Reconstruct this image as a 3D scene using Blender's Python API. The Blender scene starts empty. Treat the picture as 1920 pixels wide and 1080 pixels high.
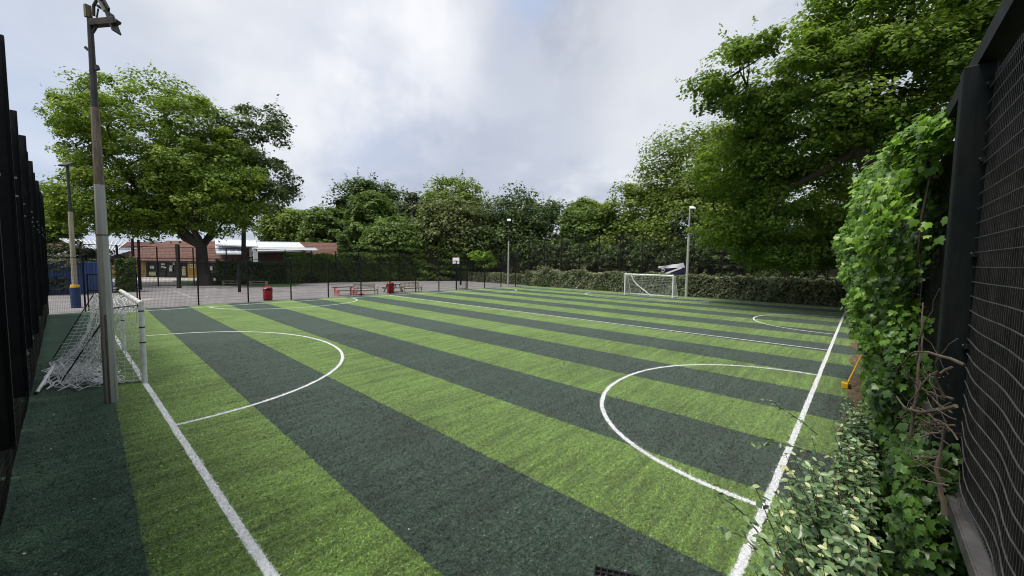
import bpy, math, random
import numpy as np
from mathutils import Matrix, Vector
rad = math.radians
SC = bpy.context.scene
# ---------------------------------------------------------------- camera
CAM_H, FPX = 3.15, 745.076
PITCH, ROLL, YAW = 0.0686902, 0.0138593, 0.7234525
_f = np.array([math.cos(YAW)*math.cos(PITCH), math.sin(YAW)*math.cos(PITCH), -math.sin(PITCH)])
_r = np.array([math.sin(YAW), -math.cos(YAW), 0.0]); _u = np.cross(_r, _f)
_r2 = math.cos(ROLL)*_r + math.sin(ROLL)*_u; _u2 = -math.sin(ROLL)*_r + math.cos(ROLL)*_u
cd = bpy.data.cameras.new('camera'); cam = bpy.data.objects.new('camera', cd)
SC.collection.objects.link(cam); SC.camera = cam
cd.sensor_width = 36; cd.lens = FPX/1920*36; cd.clip_start = 0.05; cd.clip_end = 3000
cam.matrix_world = Matrix([[_r2[0], _u2[0], -_f[0], 0], [_r2[1], _u2[1], -_f[1], 0], [_r2[2], _u2[2], -_f[2], CAM_H], [0, 0, 0, 1]])
def ray(u, v):
    return (u-960)/FPX*_r2 - (v-540)/FPX*_u2 + _f
def at(u, v, F):            # world point seen at pixel (u,v) of the 1920x1080 photo at depth F metres
    return np.array([0, 0, CAM_H]) + ray(u, v)*F
FH = np.array([math.cos(YAW), math.sin(YAW), 0.0]); RH = _r
def fs(F, S, z=0.0):        # ground frame facing the camera: F forward, S right
    return FH*F + RH*S + np.array([0, 0, z])
# ---------------------------------------------------------------- world, sun, exposure
W = bpy.data.worlds.new('World'); SC.world = W; W.use_nodes = True
SUN_EL, SUN_AZ = rad(67), rad(165)      # direction towards the sun (azimuth ccw from +X)
def world():
    nt = W.node_tree; N = nt.nodes; Lk = nt.links; N.clear()
    out = N.new('ShaderNodeOutputWorld'); mix = N.new('ShaderNodeMixShader')
    b1 = N.new('ShaderNodeBackground'); b2 = N.new('ShaderNodeBackground')
    sky = N.new('ShaderNodeTexSky'); sky.sky_type = 'NISHITA'; sky.sun_disc = False
    sky.sun_elevation = SUN_EL; sky.sun_rotation = math.pi/2 - SUN_AZ; sky.altitude = 20
    Lk.new(sky.outputs[0], b1.inputs[0]); b1.inputs[1].default_value = 0.12
    tc = N.new('ShaderNodeTexCoord')
    def vm(op, a, b=None):
        n = N.new('ShaderNodeVectorMath'); n.operation = op
        for i, s in enumerate((a, b)):
            if s is None: continue
            if isinstance(s, (tuple, list)): n.inputs[i].default_value = s
            else: Lk.new(s, n.inputs[i])
        return n
    def mm(op, a, b=0.0, clamp=False):
        n = N.new('ShaderNodeMath'); n.operation = op; n.use_clamp = clamp
        for i, s in enumerate((a, b)):
            if isinstance(s, (int, float)): n.inputs[i].default_value = s
            else: Lk.new(s, n.inputs[i])
        return n.outputs[0]
    d = tc.outputs['Generated']
    sep = N.new('ShaderNodeSeparateXYZ'); Lk.new(d, sep.inputs[0])
    zz = mm('ADD', mm('MAXIMUM', sep.outputs[2], 0.0), 0.22)
    comb = N.new('ShaderNodeCombineXYZ')
    Lk.new(mm('DIVIDE', sep.outputs[0], zz), comb.inputs[0]); Lk.new(mm('DIVIDE', sep.outputs[1], zz), comb.inputs[1])
    def noise(vec, scale, det, rough, off, dist=0.0):
        a = vm('ADD', vec, off).outputs[0]
        n = N.new('ShaderNodeTexNoise'); Lk.new(a, n.inputs['Vector']); n.inputs['Scale'].default_value = scale
        n.inputs['Detail'].default_value = det; n.inputs['Roughness'].default_value = rough; n.inputs['Distortion'].default_value = dist
        return n.outputs[0]
    n1 = noise(comb.outputs[0], 0.9, 6, 0.52, (3.1, 7.7, 0), 0.4)
    n2 = noise(comb.outputs[0], 2.6, 5, 0.55, (9.2, 1.4, 2), 0.3)
    wob = noise(d, 4.0, 4, 0.6, (0, 0, 5))
    def blob(u, v, half, soft):           # soft patch of sky round a direction, its edge broken by noise
        r = ray(u, v); r = r/np.linalg.norm(r)
        dn = vm('DISTANCE', d, tuple(r)).outputs['Value']
        s = mm('ADD', dn, mm('MULTIPLY', mm('SUBTRACT', wob, 0.5), 0.55))
        m = N.new('ShaderNodeMapRange'); m.interpolation_type = 'SMOOTHSTEP'
        Lk.new(s, m.inputs[0]); m.inputs[1].default_value = half+soft; m.inputs[2].default_value = max(half-soft, -0.05)
        m.inputs[3].default_value = 0; m.inputs[4].default_value = 1
        return m.outputs[0]
    ramp = N.new('ShaderNodeValToRGB'); e = ramp.color_ramp.elements
    e[0].position = 0.37; e[0].color = (0.36, 0.41, 0.53, 1)
    e[1].position = 0.62; e[1].color = (0.90, 0.91, 0.93, 1)
    m_ = ramp.color_ramp.elements.new(0.5); m_.color = (0.56, 0.60, 0.69, 1)
    Lk.new(mm('ADD', mm('MULTIPLY', n1, 0.65), mm('MULTIPLY', n2, 0.35)), ramp.inputs[0])
    col = ramp.outputs[0]
    def mixc(c, fac, rgb, k):
        m = N.new('ShaderNodeMix'); m.data_type = 'RGBA'
        Lk.new(mm('MULTIPLY', fac, k), m.inputs[0]); Lk.new(c, m.inputs[6]); m.inputs[7].default_value = (*rgb, 1)
        return m.outputs[2]
    for u, v, h, s, rgb, k in ((60, 290, .24, .2, (.46, .57, .78), .75), (690, 235, .14, .16, (.42, .52, .76), .9), (1110, 60, .22, .16, (.37, .41, .51), .95), (880, 330, .2, .2, (.55, .58, .67), .6),
                               (860, 110, .10, .13, (1.0, 1.0, 1.02), .85), (420, 60, .3, .3, (.82, .83, .85), .55), (1250, 170, .22, .2, (.90, .91, .93), .7), (985, 8, .02, .06, (.36, .52, .86), .6), (560, 250, .07, .12, (1.0, .99, .98), .7), (1300, 60, .1, .15, (.76, .78, .83), .6), (960, 240, .12, .2, (.57, .61, .71), .7), (800, 60, .05, .12, (1.02, 1.02, 1.03), .8), (940, 90, .04, .08, (.52, .56, .66), .7)):
        col = mixc(col, blob(u, v, h, s), rgb, k)
    Lk.new(col, b2.inputs[0]); b2.inputs[1].default_value = 0.64
    mix.inputs[0].default_value = 0.93
    Lk.new(b1.outputs[0], mix.inputs[1]); Lk.new(b2.outputs[0], mix.inputs[2]); Lk.new(mix.outputs[0], out.inputs[0])
world()
sl = bpy.data.lights.new('sun', 'SUN'); sl.energy = 2.5; sl.angle = rad(25); sl.color = (1.0, 0.96, 0.88)
so = bpy.data.objects.new('sun', sl); SC.collection.objects.link(so)
sd = Vector((math.cos(SUN_EL)*math.cos(SUN_AZ), math.cos(SUN_EL)*math.sin(SUN_AZ), math.sin(SUN_EL)))
so.rotation_euler = sd.to_track_quat('Z', 'Y').to_euler()
SC.view_settings.view_transform = 'Standard'; SC.view_settings.look = 'None'
SC.view_settings.exposure = 0.70; SC.view_settings.gamma = 1; SC.view_settings.use_curve_mapping = False
SC.render.engine = 'CYCLES'
SC.cycles.pixel_filter_type = 'BLACKMAN_HARRIS'; SC.cycles.filter_width = 1.05; SC.cycles.max_bounces = 8; SC.cycles.diffuse_bounces = 5; SC.cycles.transparent_max_bounces = 12
# ---------------------------------------------------------------- materials
MATS = {}
class NB:
    def __init__(s, name):
        s.m = bpy.data.materials.new(name); s.m.use_nodes = True; s.nt = s.m.node_tree; s.N = s.nt.nodes; s.L = s.nt.links; s.N.clear()
        s.out = s.N.new('ShaderNodeOutputMaterial'); s.tc = s.N.new('ShaderNodeTexCoord')
    def bsdf(s, rough=0.6, metal=0.0, spec=0.4):
        b = s.N.new('ShaderNodeBsdfPrincipled'); b.inputs['Roughness'].default_value = rough; b.inputs['Metallic'].default_value = metal
        b.inputs['Specular IOR Level'].default_value = spec; return b
    def link(s, a, b): s.L.new(a, b)
    def set(s, inp, v):
        if isinstance(v, (int, float, tuple, list)): inp.default_value = v
        else: s.L.new(v, inp)
    def math(s, op, a, b=0.0, c=None, clamp=False):
        n = s.N.new('ShaderNodeMath'); n.operation = op; n.use_clamp = clamp
        s.set(n.inputs[0], a); s.set(n.inputs[1], b)
        if c is not None: s.set(n.inputs[2], c)
        return n.outputs[0]
    def mapping(s, vec, scale=(1, 1, 1), rot=(0, 0, 0), loc=(0, 0, 0)):
        n = s.N.new('ShaderNodeMapping'); s.L.new(vec, n.inputs[0]); n.inputs['Scale'].default_value = scale; n.inputs['Rotation'].default_value = rot; n.inputs['Location'].default_value = loc
        return n.outputs[0]
    def noise(s, vec, scale, det=4, rough=0.55, dist=0.0, col=False):
        n = s.N.new('ShaderNodeTexNoise'); s.L.new(vec, n.inputs['Vector']); n.inputs['Scale'].default_value = scale
        n.inputs['Detail'].default_value = det; n.inputs['Roughness'].default_value = rough; n.inputs['Distortion'].default_value = dist
        return n.outputs[1 if col else 0]
    def rng(s, v, a, b, c=0.0, d=1.0, smooth=False):
        n = s.N.new('ShaderNodeMapRange'); s.set(n.inputs[0], v); n.inputs[1].default_value = a; n.inputs[2].default_value = b; n.inputs[3].default_value = c; n.inputs[4].default_value = d
        if smooth: n.interpolation_type = 'SMOOTHSTEP'
        return n.outputs[0]
    def mix(s, f, a, b, mode='MIX'):
        n = s.N.new('ShaderNodeMix'); n.data_type = 'RGBA'; n.blend_type = mode; s.set(n.inputs[0], f)
        for i, v in ((6, a), (7, b)):
            if isinstance(v, (tuple, list)): n.inputs[i].default_value = (*v[:3], 1)
            else: s.L.new(v, n.inputs[i])
        return n.outputs[2]
    def ramp(s, f, stops):
        n = s.N.new('ShaderNodeValToRGB'); s.L.new(f, n.inputs[0]); e = n.color_ramp.elements
        e[0].position, e[0].color = stops[0][0], (*stops[0][1], 1); e[1].position, e[1].color = stops[-1][0], (*stops[-1][1], 1)
        for p, c in stops[1:-1]:
            x = e.new(p); x.color = (*c, 1)
        return n.outputs[0]
    def bump(s, h, strength, dist):
        n = s.N.new('ShaderNodeBump'); s.L.new(h, n.inputs['Height']); n.inputs['Strength'].default_value = strength; n.inputs['Distance'].default_value = dist
        return n.outputs[0]
    def attr(s, name):
        n = s.N.new('ShaderNodeAttribute'); n.attribute_name = name; return n.outputs['Fac']
    def done(s, sh):
        s.L.new(sh, s.out.inputs[0]); return s.m
def _m(name): return MATS[name]
def mat(name, rgb, rough=0.6, metal=0.0, var=0.25, scale=6.0, bump=0.0, grime=None, gscale=1.5, spec=0.4, streak=None):
    if name in MATS: return MATS[name]
    b = NB(name); o = b.tc.outputs['Object']; v = b.mapping(o, streak) if streak else o
    n = b.noise(v, scale, 6, 0.6); dark = tuple(c*(1-var) for c in rgb); lite = tuple(min(1, c*(1+var)) for c in rgb)
    c = b.mix(b.rng(n, 0.3, 0.7), dark, lite)
    if grime: c = b.mix(b.math('MULTIPLY', b.rng(b.noise(v, gscale, 8, 0.65), 0.5, 0.72), 0.8), c, grime)
    p = b.bsdf(rough, metal, spec); b.set(p.inputs['Base Color'], c)
    b.set(p.inputs['Roughness'], b.rng(n, 0.2, 0.8, max(rough-0.12, 0.05), min(rough+0.12, 1)))
    if bump: b.set(p.inputs['Normal'], b.bump(b.noise(v, scale*4, 5, 0.6), 0.6, bump))
    MATS[name] = b.done(p.outputs[0]); return MATS[name]
def leafmat(name, stops, trans=0.3, rough=0.55, gloss=0.3, patch=0.35):
    b = NB(name); r = b.attr('rnd'); o = b.tc.outputs['Object']
    big = b.noise(o, 0.45, 3, 0.6)
    f = b.math('ADD', b.math('MULTIPLY', r, 1-patch), b.math('MULTIPLY', b.rng(big, 0.3, 0.7), patch))
    c = b.ramp(f, stops)
    p = b.bsdf(rough, 0, gloss); b.set(p.inputs['Base Color'], c)
    t = b.N.new('ShaderNodeBsdfTranslucent'); b.set(t.inputs[0], b.mix(1.0, c, (1.25, 1.35, 0.7), 'MULTIPLY'))
    m = b.N.new('ShaderNodeMixShader'); m.inputs[0].default_value = trans; b.link(p.outputs[0], m.inputs[1]); b.link(t.outputs[0], m.inputs[2])
    MATS[name] = b.done(m.outputs[0]); return MATS[name]
STRIPE_TH = -0.0273838
def turf_material(key='turf', gain=1.0):
    b = NB('artificial_turf'); o = b.tc.outputs['Object']
    sp = b.N.new('ShaderNodeSeparateXYZ'); b.link(o, sp.inputs[0]); X, Y = sp.outputs[0], sp.outputs[1]
    edge = b.math('MULTIPLY', b.math('SUBTRACT', b.noise(o, 9, 3, 0.6), 0.5), 0.07)
    s = b.math('ADD', b.math('ADD', b.math('MULTIPLY', X, math.cos(STRIPE_TH)), b.math('MULTIPLY', Y, math.sin(STRIPE_TH))), edge)
    ph = b.math('FRACT', b.math('DIVIDE', b.math('SUBTRACT', s, 0.30), 3.99))
    even = b.math('LESS_THAN', ph, 0.5)
    inside = b.math('GREATER_THAN', s, 0.30)
    light = b.math('MULTIPLY', even, inside)
    fine = b.noise(o, 50, 2, 0.85); mid = b.noise(o, 16, 3, 0.75)
    fib = b.noise(b.mapping(o, (9, 26, 20), (0, 0, 0.35)), 1.0, 4, 0.75)
    brush = b.noise(b.mapping(o, (0.35, 5.0, 1), (0, 0, 0.10)), 1.0, 4, 0.62)
    brush2 = b.noise(b.mapping(o, (1.2, 14.0, 1), (0, 0, 0.16)), 1.0, 3, 0.6)
    big = b.noise(o, 0.55, 4, 0.6)
    g = b.math('ADD', b.math('MULTIPLY', fine, 0.45), b.math('ADD', b.math('MULTIPLY', mid, 0.32), b.math('MULTIPLY', fib, 0.23)))
    g = b.rng(g, 0.37, 0.63)
    lc = b.ramp(g, [(0.0, (0.022, 0.052, 0.008)), (0.45, (0.100, 0.176, 0.030)), (0.75, (0.165, 0.262, 0.055)), (1.0, (0.37, 0.44, 0.18))])
    dc = b.ramp(g, [(0.0, (0.004, 0.011, 0.007)), (0.45, (0.020, 0.043, 0.028)), (0.75, (0.042, 0.076, 0.050)), (1.0, (0.15, 0.205, 0.165))])
    c = b.mix(light, dc, lc)
    # margin behind the left goal line is greener
    gm = b.rng(s, 0.25, 0.35, 1.0, 0.0)
    c = b.mix(b.math('MULTIPLY', gm, 0.75), c, b.ramp(g, [(0.0, (0.006, 0.019, 0.008)), (0.5, (0.025, 0.086, 0.036)), (1.0, (0.13, 0.22, 0.13))]))
    sh = b.math('ADD', b.math('MULTIPLY', b.rng(brush, 0.33, 0.67, -0.5, 0.5), 0.65), b.math('MULTIPLY', b.rng(brush2, 0.33, 0.67, -0.5, 0.5), 0.5))
    sh = b.math('ADD', sh, b.math('MULTIPLY', b.rng(big, 0.3, 0.7, -0.5, 0.5), 0.45))
    k = b.math('MULTIPLY', b.math('ADD', 1.0, b.math('MULTIPLY', sh, 0.85)), 1.34*gain)
    if key != 'turf': k = b.math('MULTIPLY', k, b.rng(b.attr('rnd'), 0.1, 0.9, 0.45, 1.65))
    cc = b.N.new('ShaderNodeVectorMath'); cc.operation = 'SCALE'; b.link(c, cc.inputs[0]); b.link(k, cc.inputs[3])
    p = b.bsdf(0.75, 0, 0.25); b.link(cc.outputs[0], p.inputs['Base Color'])
    b.link(b.bump(b.math('ADD', fine, b.math('MULTIPLY', mid, 0.7)), 1.0, 0.05), p.inputs['Normal'])
    p.inputs['Sheen Weight'].default_value = 0.15
    MATS[key] = b.done(p.outputs[0])
turf_material(); turf_material('turf_fibre', 1.5)  # fibre copy of the same dye, brightened to offset its own shadowing
def line_material():
    b = NB('turf_line_paint'); o = b.tc.outputs['Object']
    g = b.noise(o, 62, 3, 0.85); w = b.rng(g, 0.38, 0.52)
    c = b.mix(w, (0.20, 0.24, 0.20), (0.86, 0.87, 0.89))
    c = b.mix(b.math('MULTIPLY', b.rng(b.noise(o, 1.3, 5, 0.6), 0.55, 0.75), 0.35), c, (0.35, 0.42, 0.33))
    p = b.bsdf(0.75, 0, 0.3); b.link(c, p.inputs['Base Color']); b.link(b.bump(g, 1.0, 0.015), p.inputs['Normal'])
    MATS['line'] = b.done(p.outputs[0])
line_material()
def asphalt_material():
    b = NB('court_asphalt'); o = b.tc.outputs['Object']
    g = b.noise(o, 40, 5, 0.7); big = b.noise(o, 0.5, 5, 0.65)
    c = b.mix(b.rng(g, 0.3, 0.7), (0.135, 0.128, 0.132), (0.235, 0.225, 0.225))
    c = b.mix(b.math('MULTIPLY', b.rng(big, 0.42, 0.7), 0.55), c, (0.30, 0.27, 0.26))
    c = b.mix(b.math('MULTIPLY', b.rng(b.noise(o, 0.22, 4, 0.6), 0.55, 0.7), 0.4), c, (0.11, 0.10, 0.10))
    p = b.bsdf(0.85, 0, 0.3); b.link(c, p.inputs['Base Color']); b.link(b.bump(g, 0.5, 0.01), p.inputs['Normal'])
    MATS['asphalt'] = b.done(p.outputs[0])
asphalt_material()
M_black = mat('black_powder_coat', (0.010, 0.010, 0.012), 0.6, 0, 0.3, 5, 0, (0.03, 0.028, 0.026), 3, spec=0.25)
M_blackgreen = mat('dark_green_steel', (0.005, 0.009, 0.009), 0.6, 0, 0.5, 3, 0.001, (0.016, 0.017, 0.015), 4, spec=0.15, streak=(3, 3, 0.6))
M_wire = mat('galvanised_dark_wire', (0.10, 0.10, 0.10), 0.5, 0.3, 0.3, 10)
M_wireblack = mat('black_mesh_wire', (0.016, 0.016, 0.017), 0.5, 0, 0.3, 10)
M_white = mat('white_goal_paint', (0.84, 0.84, 0.83), 0.4, 0, 0.06, 3, 0, (0.42, 0.40, 0.36), 5)
M_net = mat('white_net_cord', (0.88, 0.88, 0.88), 0.8, 0, 0.12, 12)
M_tape = mat('black_tape', (0.02, 0.02, 0.022), 0.5)
M_galv = mat('weathered_galvanised_steel', (0.40, 0.41, 0.375), 0.6, 0.1, 0.2, 2.2, 0.001, (0.13, 0.12, 0.105), 1.1, streak=(6, 6, 0.5))
M_rust = mat('rusty_steel', (0.19, 0.15, 0.115), 0.75, 0.1, 0.4, 5, 0.002, (0.03, 0.025, 0.022), 3, streak=(5, 5, 0.7))
M_darksteel = mat('dark_weathered_steel', (0.045, 0.045, 0.048), 0.6, 0.3, 0.4, 4, 0.001, (0.10, 0.06, 0.04), 2)
M_polelight = mat('pale_painted_pole', (0.42, 0.43, 0.40), 0.5, 0.1, 0.2, 2, 0, (0.2, 0.19, 0.17), 2, streak=(4, 4, 0.4))
M_tanpole = mat('tan_weathered_pole', (0.34, 0.30, 0.22), 0.7, 0, 0.25, 3, 0, (0.14, 0.12, 0.09), 2, streak=(4, 4, 0.4))
M_bluewrap = mat('blue_pole_padding', (0.018, 0.045, 0.12), 0.6, 0, 0.3, 4)
M_yellow = mat('yellow_plastic', (0.75, 0.42, 0.02), 0.45, 0, 0.15, 8)
M_red = mat('red_bin_plastic', (0.42, 0.012, 0.025), 0.4, 0, 0.15, 4, 0, (0.30, 0.03, 0.03), 3)
M_redpaint = mat('faded_red_paint', (0.50, 0.17, 0.18), 0.6, 0, 0.25, 6, 0, (0.7, 0.45, 0.42), 5)
M_teak = mat('weathered_teak', (0.40, 0.345, 0.27), 0.75, 0, 0.25, 9, 0.003, (0.2, 0.17, 0.13), 5, streak=(1, 6, 6))
M_greywood = mat('grey_weathered_wood', (0.13, 0.115, 0.10), 0.8, 0, 0.3, 8, 0.003, (0.05, 0.045, 0.04), 4)
M_timber = mat('dark_timber_post', (0.022, 0.020, 0.019), 0.85, 0, 0.4, 5, 0.006, (0.06, 0.055, 0.045), 2, streak=(5, 5, 0.6))
M_blue = mat('blue_container_paint', (0.026, 0.062, 0.18), 0.45, 0, 0.2, 1.5, 0, (0.05, 0.05, 0.08), 1.2, streak=(2, 2, 0.4))
M_bark = mat('tree_bark', (0.045, 0.038, 0.030), 0.9, 0, 0.45, 6, 0.03, (0.09, 0.08, 0.06), 2, streak=(5, 5, 0.9))
M_twig = mat('dry_twig', (0.105, 0.08, 0.06), 0.85, 0, 0.4, 14, 0.002)
M_stem = mat('green_brown_stem', (0.085, 0.06, 0.035), 0.8, 0, 0.4, 14)
M_brick = mat('yellow_brick_wall', (0.42, 0.30, 0.14), 0.85, 0, 0.25, 5, 0.004)
M_ochre = mat('ochre_wood_panel', (0.50, 0.33, 0.09), 0.7, 0, 0.15, 4)
M_tile = mat('red_brown_roof_tile', (0.135, 0.068, 0.052), 0.85, 0, 0.4, 2.5, 0.01, (0.23, 0.13, 0.10), 6)
M_poly = mat('white_canopy_sheet', (0.62, 0.66, 0.74), 0.35, 0, 0.08, 0.6)
M_whitetrim = mat('white_trim_paint', (0.72, 0.73, 0.75), 0.5, 0, 0.08, 2)
M_glassdark = mat('dark_glazing', (0.012, 0.015, 0.018), 0.12, 0, 0.4, 0.8, spec=0.6)
M_doorframe = mat('dark_door_frame', (0.03, 0.022, 0.02), 0.5)
M_paper = mat('white_paper_notice', (0.72, 0.73, 0.72), 0.7, 0, 0.08, 2)
M_paving = mat('pale_paving', (0.40, 0.36, 0.33), 0.85, 0, 0.12, 1.2, 0.004)
M_lawn = mat('short_lawn', (0.085, 0.15, 0.035), 0.9, 0, 0.35, 12, 0.02)
M_ground = mat('park_grass_ground', (0.06, 0.075, 0.030), 0.95, 0, 0.4, 1.5, 0.03)
M_litter = mat('brown_leaf_litter', (0.15, 0.095, 0.06), 0.95, 0, 0.5, 7, 0.03, (0.05, 0.04, 0.02), 2)
M_soil = mat('red_brown_bank_soil', (0.13, 0.065, 0.04), 0.95, 0, 0.5, 3, 0.04, (0.05, 0.04, 0.02), 1)
M_board = mat('white_backboard', (0.78, 0.78, 0.78), 0.4, 0, 0.05, 2)
M_screen = None
def screen_material():
    b = NB('woven_privacy_screen'); o = b.tc.outputs['Object']
    w = b.noise(b.mapping(o, (260, 260, 9)), 1.0, 3, 0.7); h = b.noise(b.mapping(o, (14, 14, 160)), 1.0, 3, 0.6); big = b.noise(o, 2.2, 6, 0.65)
    f = b.math('ADD', b.math('MULTIPLY', w, 0.65), b.math('MULTIPLY', h, 0.35))
    c = b.ramp(f, [(0.30, (0.010, 0.010, 0.011)), (0.5, (0.055, 0.053, 0.052)), (0.70, (0.19, 0.18, 0.17))])
    c = b.mix(b.math('MULTIPLY', b.rng(big, 0.45, 0.75), 0.5), c, (0.055, 0.056, 0.052))
    p = b.bsdf(0.85, 0, 0.2); b.link(c, p.inputs['Base Color']); b.link(b.bump(f, 0.8, 0.01), p.inputs['Normal'])
    return b.done(p.outputs[0])
M_screen = screen_material()
M_blackscreen = mat('black_windbreak_fabric', (0.011, 0.011, 0.013), 0.9, 0, 0.3, 20, 0.001, (0.02, 0.02, 0.02), 2)
L_maple = leafmat('maple_leaves_bright', [(0.0, (0.0467, 0.0816, 0.0117)), (0.35, (0.1225, 0.1925, 0.0257)), (0.7, (0.2333, 0.3208, 0.0443)), (1.0, (0.3966, 0.4549, 0.0816))], 0.38)
L_darkmaple = leafmat('maple_leaves_deep', [(0.0, (0.0475, 0.0848, 0.0204)), (0.4, (0.1273, 0.2001, 0.0373)), (0.8, (0.2291, 0.3222, 0.0577)), (1.0, (0.4749, 0.4919, 0.1357))], 0.5)
L_dark = leafmat('dark_green_leaves', [(0.0, (0.0264, 0.0456, 0.0144)), (0.5, (0.0696, 0.1104, 0.0312)), (1.0, (0.15, 0.21, 0.054))], 0.25)
L_mid = leafmat('mid_green_leaves', [(0.0, (0.0427, 0.0756, 0.0171)), (0.5, (0.1098, 0.1769, 0.0366)), (1.0, (0.2318, 0.305, 0.0708))], 0.3)
L_lime = leafmat('lime_green_leaves', [(0.0, (0.0572, 0.0935, 0.0165)), (0.5, (0.1595, 0.2255, 0.0396)), (1.0, (0.308, 0.3685, 0.0825))], 0.35)
L_grey = leafmat('grey_green_leaves', [(0.0, (0.056, 0.0739, 0.0403)), (0.5, (0.1176, 0.1512, 0.0784)), (1.0, (0.224, 0.2632, 0.1456))], 0.2)
L_olive = leafmat('olive_brown_leaves', [(0.0, (0.056, 0.072, 0.026)), (0.5, (0.125, 0.158, 0.052)), (1.0, (0.25, 0.28, 0.10))], 0.25)
L_hedge = leafmat('silvery_hedge_leaves', [(0.0, (0.0569, 0.0734, 0.0354)), (0.5, (0.1581, 0.1834, 0.0948)), (0.85, (0.3162, 0.3416, 0.2151)), (1.0, (0.5819, 0.5819, 0.4175))], 0.12)
L_ivy = leafmat('ivy_leaves', [(0.0, (0.026, 0.0585, 0.013)), (0.4, (0.0754, 0.1625, 0.0234)), (0.75, (0.1885, 0.338, 0.039)), (1.0, (0.416, 0.598, 0.0715))], 0.28, 0.38, 0.5)
L_ivyold = leafmat('old_ivy_leaves', [(0.0, (0.018, 0.042, 0.014)), (0.5, (0.045, 0.095, 0.024)), (1.0, (0.085, 0.16, 0.035))], 0.2, 0.35, 0.5)
L_shrub = leafmat('variegated_shrub_leaves', [(0.0, (0.0403, 0.0805, 0.0345)), (0.45, (0.1092, 0.1898, 0.0782)), (0.8, (0.2415, 0.345, 0.1495)), (0.93, (0.506, 0.529, 0.253)), (1.0, (0.736, 0.621, 0.414))], 0.15, 0.33, 0.5, 0.15)
L_conifer = leafmat('conifer_fronds', [(0.0, (0.022, 0.032, 0.014)), (0.6, (0.060, 0.075, 0.030)), (1.0, (0.13, 0.13, 0.06))], 0.1)
# ---------------------------------------------------------------- object helpers
COL = SC.collection
def link(o, parent=None):
    COL.objects.link(o)
    if parent is not None: o.parent = parent
    return o
def tag(o, label=None, cat=None, group=None, kind=None):
    if label: o['label'] = label
    if cat: o['category'] = cat
    if group: o['group'] = group
    if kind: o['kind'] = kind
    return o
def thing(name, label, cat, loc=(0, 0, 0), rz=0.0, group=None):
    o = bpy.data.objects.new(name, None); link(o); o.location = tuple(loc); o.rotation_euler = (0, 0, rz); o.empty_display_size = 0.3
    return tag(o, label, cat, group)
def copy_tree(o, parent=None):
    c = o.copy(); COL.objects.link(c); c.parent = parent
    for ch in list(o.children): copy_tree(ch, c)
    return c
class MB:
    def __init__(s): s.v = []; s.f = []; s.sm = []
    def add(s, vs, fs_, smooth=False):
        k = len(s.v); s.v += [tuple(map(float, v)) for v in vs]; s.f += [tuple(i+k for i in f) for f in fs_]; s.sm += [smooth]*len(fs_); return s
    def box(s, lo, hi):
        x0, y0, z0 = lo; x1, y1, z1 = hi
        return s.add([(x0, y0, z0), (x1, y0, z0), (x1, y1, z0), (x0, y1, z0), (x0, y0, z1), (x1, y0, z1), (x1, y1, z1), (x0, y1, z1)],
                     [(0, 3, 2, 1), (4, 5, 6, 7), (0, 1, 5, 4), (1, 2, 6, 5), (2, 3, 7, 6), (3, 0, 4, 7)])
    def bar(s, a, b, w, h=None, up=(0, 0, 1)):
        h = h or w; a = np.array(a, float); b = np.array(b, float); d = b-a; d /= np.linalg.norm(d)
        x = np.cross(d, up)
        if np.linalg.norm(x) < 1e-3: x = np.cross(d, (1, 0, 0))
        x /= np.linalg.norm(x); y = np.cross(x, d); vs = []
        for p in (a, b):
            for sx, sy in ((-1, -1), (1, -1), (1, 1), (-1, 1)): vs.append(p + x*sx*w/2 + y*sy*h/2)
        return s.add(vs, [(0, 1, 2, 3), (7, 6, 5, 4), (0, 4, 5, 1), (1, 5, 6, 2), (2, 6, 7, 3), (3, 7, 4, 0)])
    def tube(s, pts, r, n=6, cap=True, smooth=True):
        pts = [np.array(p, float) for p in pts]; m = len(pts)
        rs = list(r) if hasattr(r, '__len__') else [r]*m
        ref = np.array([0.0, 0, 1]); d0 = pts[-1]-pts[0]
        if abs(d0[2]) > 0.9*np.linalg.norm(d0)+1e-9: ref = np.array([1.0, 0, 0])
        vs = []
        for i, p in enumerate(pts):
            t = pts[min(i+1, m-1)]-pts[max(i-1, 0)]; t /= (np.linalg.norm(t)+1e-9)
            x = np.cross(t, ref); nx = np.linalg.norm(x)
            x = x/nx if nx > 1e-6 else np.array([1.0, 0, 0]); y = np.cross(t, x)
            for k in range(n):
                a = 2*math.pi*(k+0.5)/n; vs.append(p + (x*math.cos(a)+y*math.sin(a))*rs[i])
        fs_ = [(i*n+k, i*n+(k+1) % n, (i+1)*n+(k+1) % n, (i+1)*n+k) for i in range(m-1) for k in range(n)]
        if cap: fs_ += [tuple(range(n))[::-1], tuple(range((m-1)*n, m*n))]
        return s.add(vs, fs_, smooth)
    def lathe(s, c, prof, n=20):
        vs = [(c[0]+r*math.cos(2*math.pi*k/n), c[1]+r*math.sin(2*math.pi*k/n), c[2]+z) for r, z in prof for k in range(n)]
        m = len(prof); fs_ = [(i*n+k, i*n+(k+1) % n, (i+1)*n+(k+1) % n, (i+1)*n+k) for i in range(m-1) for k in range(n)]
        fs_ += [tuple(range(n))[::-1], tuple(range((m-1)*n, m*n))]
        return s.add(vs, fs_, True)
    def build(s, name, m, parent=None, bevel=0.0):
        me = bpy.data.meshes.new(name); me.from_pydata(s.v, [], s.f); me.update()
        if any(s.sm): me.polygons.foreach_set('use_smooth', s.sm)
        me.materials.append(m); o = bpy.data.objects.new(name, me); link(o, parent)
        if any(s.sm):
            try: me.set_sharp_from_angle(angle=rad(40))
            except Exception: pass
        if bevel:
            bv = o.modifiers.new('bevel', 'BEVEL'); bv.width = bevel; bv.segments = 2; bv.limit_method = 'ANGLE'
        return o
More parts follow.
